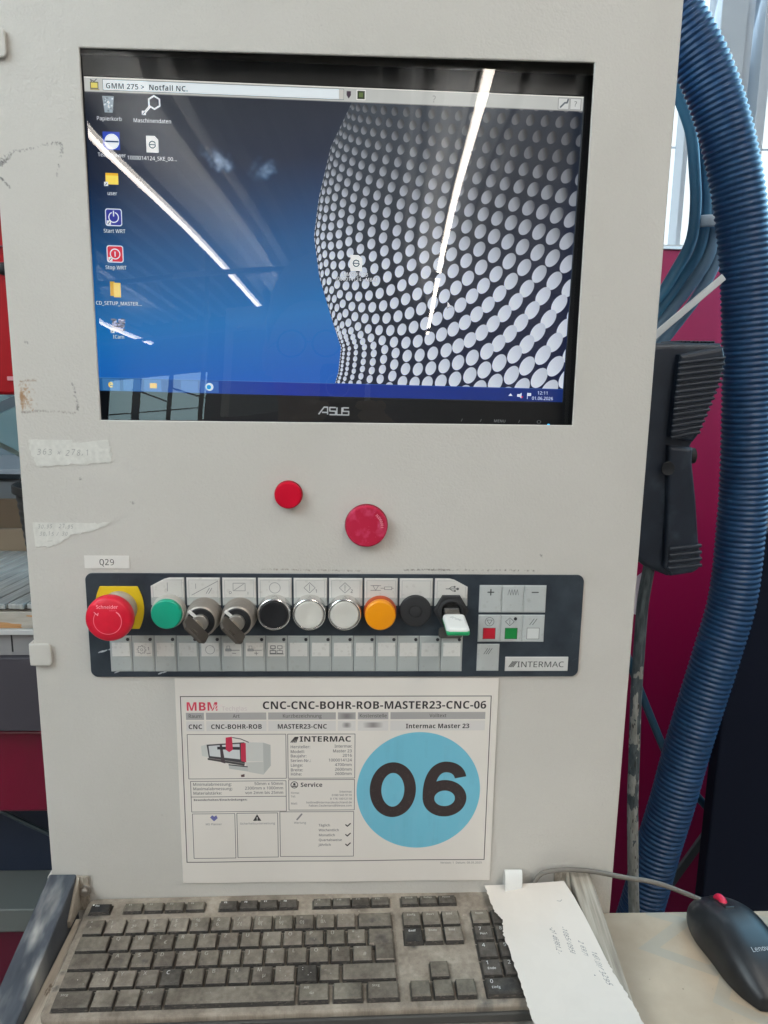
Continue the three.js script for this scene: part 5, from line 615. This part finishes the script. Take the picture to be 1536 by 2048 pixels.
// ---------------------------------------------------------------- photographer, mirrored in the pane
{
  const cap = (p, a, b, ra, rb) => { const ab = [b[0] - a[0], b[1] - a[1], b[2] - a[2]], ap = [p[0] - a[0], p[1] - a[1], p[2] - a[2]], t = Math.min(1, Math.max(0, (ap[0] * ab[0] + ap[1] * ab[1] + ap[2] * ab[2]) / (ab[0] ** 2 + ab[1] ** 2 + ab[2] ** 2 + 1e-9))); return Math.hypot(ap[0] - ab[0] * t, ap[1] - ab[1] * t, ap[2] - ab[2] * t) - (ra + (rb - ra) * t); };
  const smin = (a, b, k) => { const h = Math.max(0, k - Math.abs(a - b)) / k; return Math.min(a, b) - h * h * k * 0.25; };
  const ell = (p, c, r) => { const q = Math.hypot((p[0] - c[0]) / r[0], (p[1] - c[1]) / r[1], (p[2] - c[2]) / r[2]); return (q - 1) * Math.min(...r); };
  function sdfMesh(f, c, half, n) {
    const mc = new MarchingCubes(n, new THREE.MeshBasicMaterial(), false, false, 60000); mc.isolation = 0; mc.reset();
    for (let z = 0; z < n; z++) for (let y = 0; y < n; y++) for (let x = 0; x < n; x++) mc.field[x + y * n + z * n * n] = -f([c[0] + (x - n / 2) / (n / 2) * half, c[1] + (y - n / 2) / (n / 2) * half, c[2] + (z - n / 2) / (n / 2) * half]);
    mc.update(); const g = new THREE.BufferGeometry(), m = mc.count * 3; g.setAttribute('position', new THREE.BufferAttribute(mc.positionArray.slice(0, m), 3)); g.setAttribute('normal', new THREE.BufferAttribute(mc.normalArray.slice(0, m), 3)); g.scale(half, half, half); g.translate(...c); return g;
  }
  const H = [-0.045, 1.515, 0.955], S = 1, chain = (p, list, k) => list.reduce((d, [a, b, ra, rb]) => smin(d, cap(p, a, b, ra, rb), k), 9);
  const head = (p) => { let d = ell(p, [H[0], H[1] + 0.03, H[2] + 0.015], [0.078, 0.1, 0.096]); d = smin(d, ell(p, [H[0], H[1] - 0.045, H[2] - 0.022], [0.056, 0.068, 0.062]), 0.05); d = smin(d, cap(p, [H[0], H[1] + 0.012, H[2] - 0.083], [H[0], H[1] - 0.022, H[2] - 0.1], 0.009, 0.014), 0.02); for (const s of [-1, 1]) { d = smin(d, ell(p, [H[0] + s * 0.08, H[1] - 0.005, H[2] + 0.02], [0.012, 0.032, 0.02]), 0.012); d = -smin(-d, ell(p, [H[0] + s * 0.032, H[1] + 0.008, H[2] - 0.095], [0.016, 0.011, 0.014]), 0.012); d = smin(d, ell(p, [H[0] + s * 0.032, H[1] + 0.008, H[2] - 0.074], [0.013, 0.012, 0.012]), 0.004); } d = smin(d, cap(p, [H[0] - 0.02, H[1] - 0.06, H[2] - 0.08], [H[0] + 0.02, H[1] - 0.06, H[2] - 0.08], 0.006, 0.006), 0.008); return smin(d, cap(p, [H[0], H[1] - 0.06, H[2] + 0.02], [H[0], H[1] - 0.19, H[2] + 0.06], 0.055, 0.062), 0.03); };
  const arms = [-1, 1].map((s) => ({ sh: [H[0] + s * 0.185, 1.325, 1.03], el: [H[0] + s * 0.235, 1.11, 0.9], wr: [0.012 + s * 0.088, 1.315, 0.735] }));
  const hand = (s) => (p) => { const w = arms[s < 0 ? 0 : 1].wr, k = [0.012 + s * 0.062, 1.378, 0.712]; let d = smin(cap(p, w, [w[0] - s * 0.008, w[1] + 0.03, w[2] - 0.01], 0.026, 0.03), cap(p, [w[0] - s * 0.006, w[1] + 0.03, w[2] - 0.01], k, 0.028, 0.024), 0.02); const E = 0.012 + s * 0.045; for (let i = 0; i < 4; i++) { const y = 1.352 + i * 0.019; d = smin(d, chain(p, [[[k[0], y, 0.706], [E + s * 0.018, y + 0.005, 0.686], 0.0095, 0.009], [[E + s * 0.018, y + 0.005, 0.686], [E + s * 0.001, y + 0.006, 0.6745], 0.009, 0.0082], [[E + s * 0.001, y + 0.006, 0.6745], [E - s * (0.012 + 0.004 * (i % 2)), y + 0.006, 0.6735], 0.0082, 0.0075]], 0.004), 0.007); } return smin(d, chain(p, [[[w[0] - s * 0.02, w[1] + 0.03, w[2] - 0.002], [E + s * 0.004, 1.376, 0.708], 0.013, 0.011], [[E + s * 0.004, 1.376, 0.708], [E - s * 0.018, 1.4, 0.7], 0.0105, 0.009]], 0.006), 0.012); };
  const P = thing('person', 'person in a dark shirt and glasses holding up a phone with both hands', 'person');
  const skin = mat([0.5, 0.3, 0.22], 0.55), shirt = mat([0.03, 0.045, 0.09], 0.85), hairM = mat([0.2, 0.19, 0.18], 0.8);
  obj('body', [sdfMesh(head, [H[0], H[1] - 0.03, H[2]], 0.19, 100), ...[-1, 1].map((s) => sdfMesh(hand(s), [0.012 + s * 0.06, 1.365, 0.71], 0.1, 72)), ...arms.map((a) => sdfMesh((p) => cap(p, [a.el[0] * 0.55 + a.wr[0] * 0.45, a.el[1] * 0.55 + a.wr[1] * 0.45, a.el[2] * 0.55 + a.wr[2] * 0.45], a.wr, 0.034, 0.026), [(a.el[0] + a.wr[0]) / 2, (a.el[1] + a.wr[1]) / 2, (a.el[2] + a.wr[2]) / 2], 0.19, 48))], skin, P);
  const torso = (p) => { const q = [p[0], p[1], 1.045 + (p[2] - 1.045) * 1.45]; let d = chain(q, [[[H[0] - 0.075, 1.25, 1.045], [H[0] - 0.06, 0.92, 1.045], 0.135, 0.125], [[H[0] + 0.075, 1.25, 1.045], [H[0] + 0.06, 0.92, 1.045], 0.135, 0.125]], 0.1); for (const a of arms) d = smin(d, chain(p, [[[H[0], 1.335, 1.04], a.sh, 0.06, 0.068], [a.sh, a.el, 0.066, 0.05], [a.el, [a.el[0] * 0.5 + a.wr[0] * 0.5, a.el[1] * 0.5 + a.wr[1] * 0.5, a.el[2] * 0.5 + a.wr[2] * 0.5], 0.05, 0.042]], 0.03), 0.05); return d; };
  obj('shirt', sdfMesh(torso, [H[0], 1.12, 0.97], 0.42, 84), shirt, P);
  const legs = (p) => [-1, 1].reduce((d, s) => smin(d, chain(p, [[[H[0] + s * 0.085, 0.9, 1.045], [H[0] + s * 0.1, 0.5, 1.05], 0.1, 0.07], [[H[0] + s * 0.1, 0.5, 1.05], [H[0] + s * 0.105, 0.08, 1.07], 0.068, 0.05]], 0.03), 0.05), 9);
  obj('trousers', sdfMesh(legs, [H[0], 0.52, 1.05], 0.55, 80), mat([0.03, 0.03, 0.035], 0.9), P);
  for (const s of [-1, 1]) obj('shoe', sdfMesh((p) => Math.max(cap(p, [H[0] + s * 0.105, 0.04, 1.09], [H[0] + s * 0.115, 0.03, 0.92], 0.048, 0.04), 0.001 - p[1]), [H[0] + s * 0.11, 0.06, 1.0], 0.16, 40), M.dullBlack, P);
  obj('hair', sdfMesh((p) => Math.max(ell(p, [H[0], H[1] + 0.034, H[2] + 0.018], [0.085, 0.104, 0.101]), (p[2] - H[2]) * -0.75 - (p[1] - H[1]) + 0.012), [H[0], H[1] + 0.03, H[2]], 0.14, 60), hairM, P);
  obj('glasses', [...[-1, 1].map((s) => new THREE.TorusGeometry(0.023, 0.0018, 8, 32).scale(1.12, 0.82, 1).translate(H[0] + s * 0.032, H[1] + 0.006, H[2] - 0.101)), bar([H[0] - 0.008, H[1] + 0.009, H[2] - 0.101], [H[0] + 0.008, H[1] + 0.009, H[2] - 0.101], 0.002, 0.002), ...[-1, 1].map((s) => bar([H[0] + s * 0.058, H[1] + 0.01, H[2] - 0.099], [H[0] + s * 0.086, H[1] + 0.006, H[2] + 0.02], 0.002, 0.002))], M.blackPlastic, P);
  const ph = thing('phone', 'black mobile phone held upright in both hands', 'phone', [0.012, 1.402, 0.687]);
  obj('case', extrude(roundRect(-0.037, -0.08, 0.037, 0.08, 0.01), 0.008, 0.0015, 2).translate(0, 0, -0.004), M.blackPlastic, ph); obj('camera_ring', new THREE.TorusGeometry(0.019, 0.0012, 8, 40).translate(-0.008, 0.046, -0.0045), M.satin, ph); for (const [x, y] of [[-0.012, 0.052], [-0.003, 0.043], [-0.014, 0.04]]) obj('lens', lathe([[0, 0], [0.0055, 0], [0.0055, -0.0012], [0.004, -0.0016], [0, -0.0012]], 24).translate(x, y, -0.004), mat([0.01, 0.01, 0.02], 0.1), ph);
}

scene.traverse((o) => { if (o.isMesh) o.castShadow = o.receiveShadow = true; });
renderer.render(scene, camera);
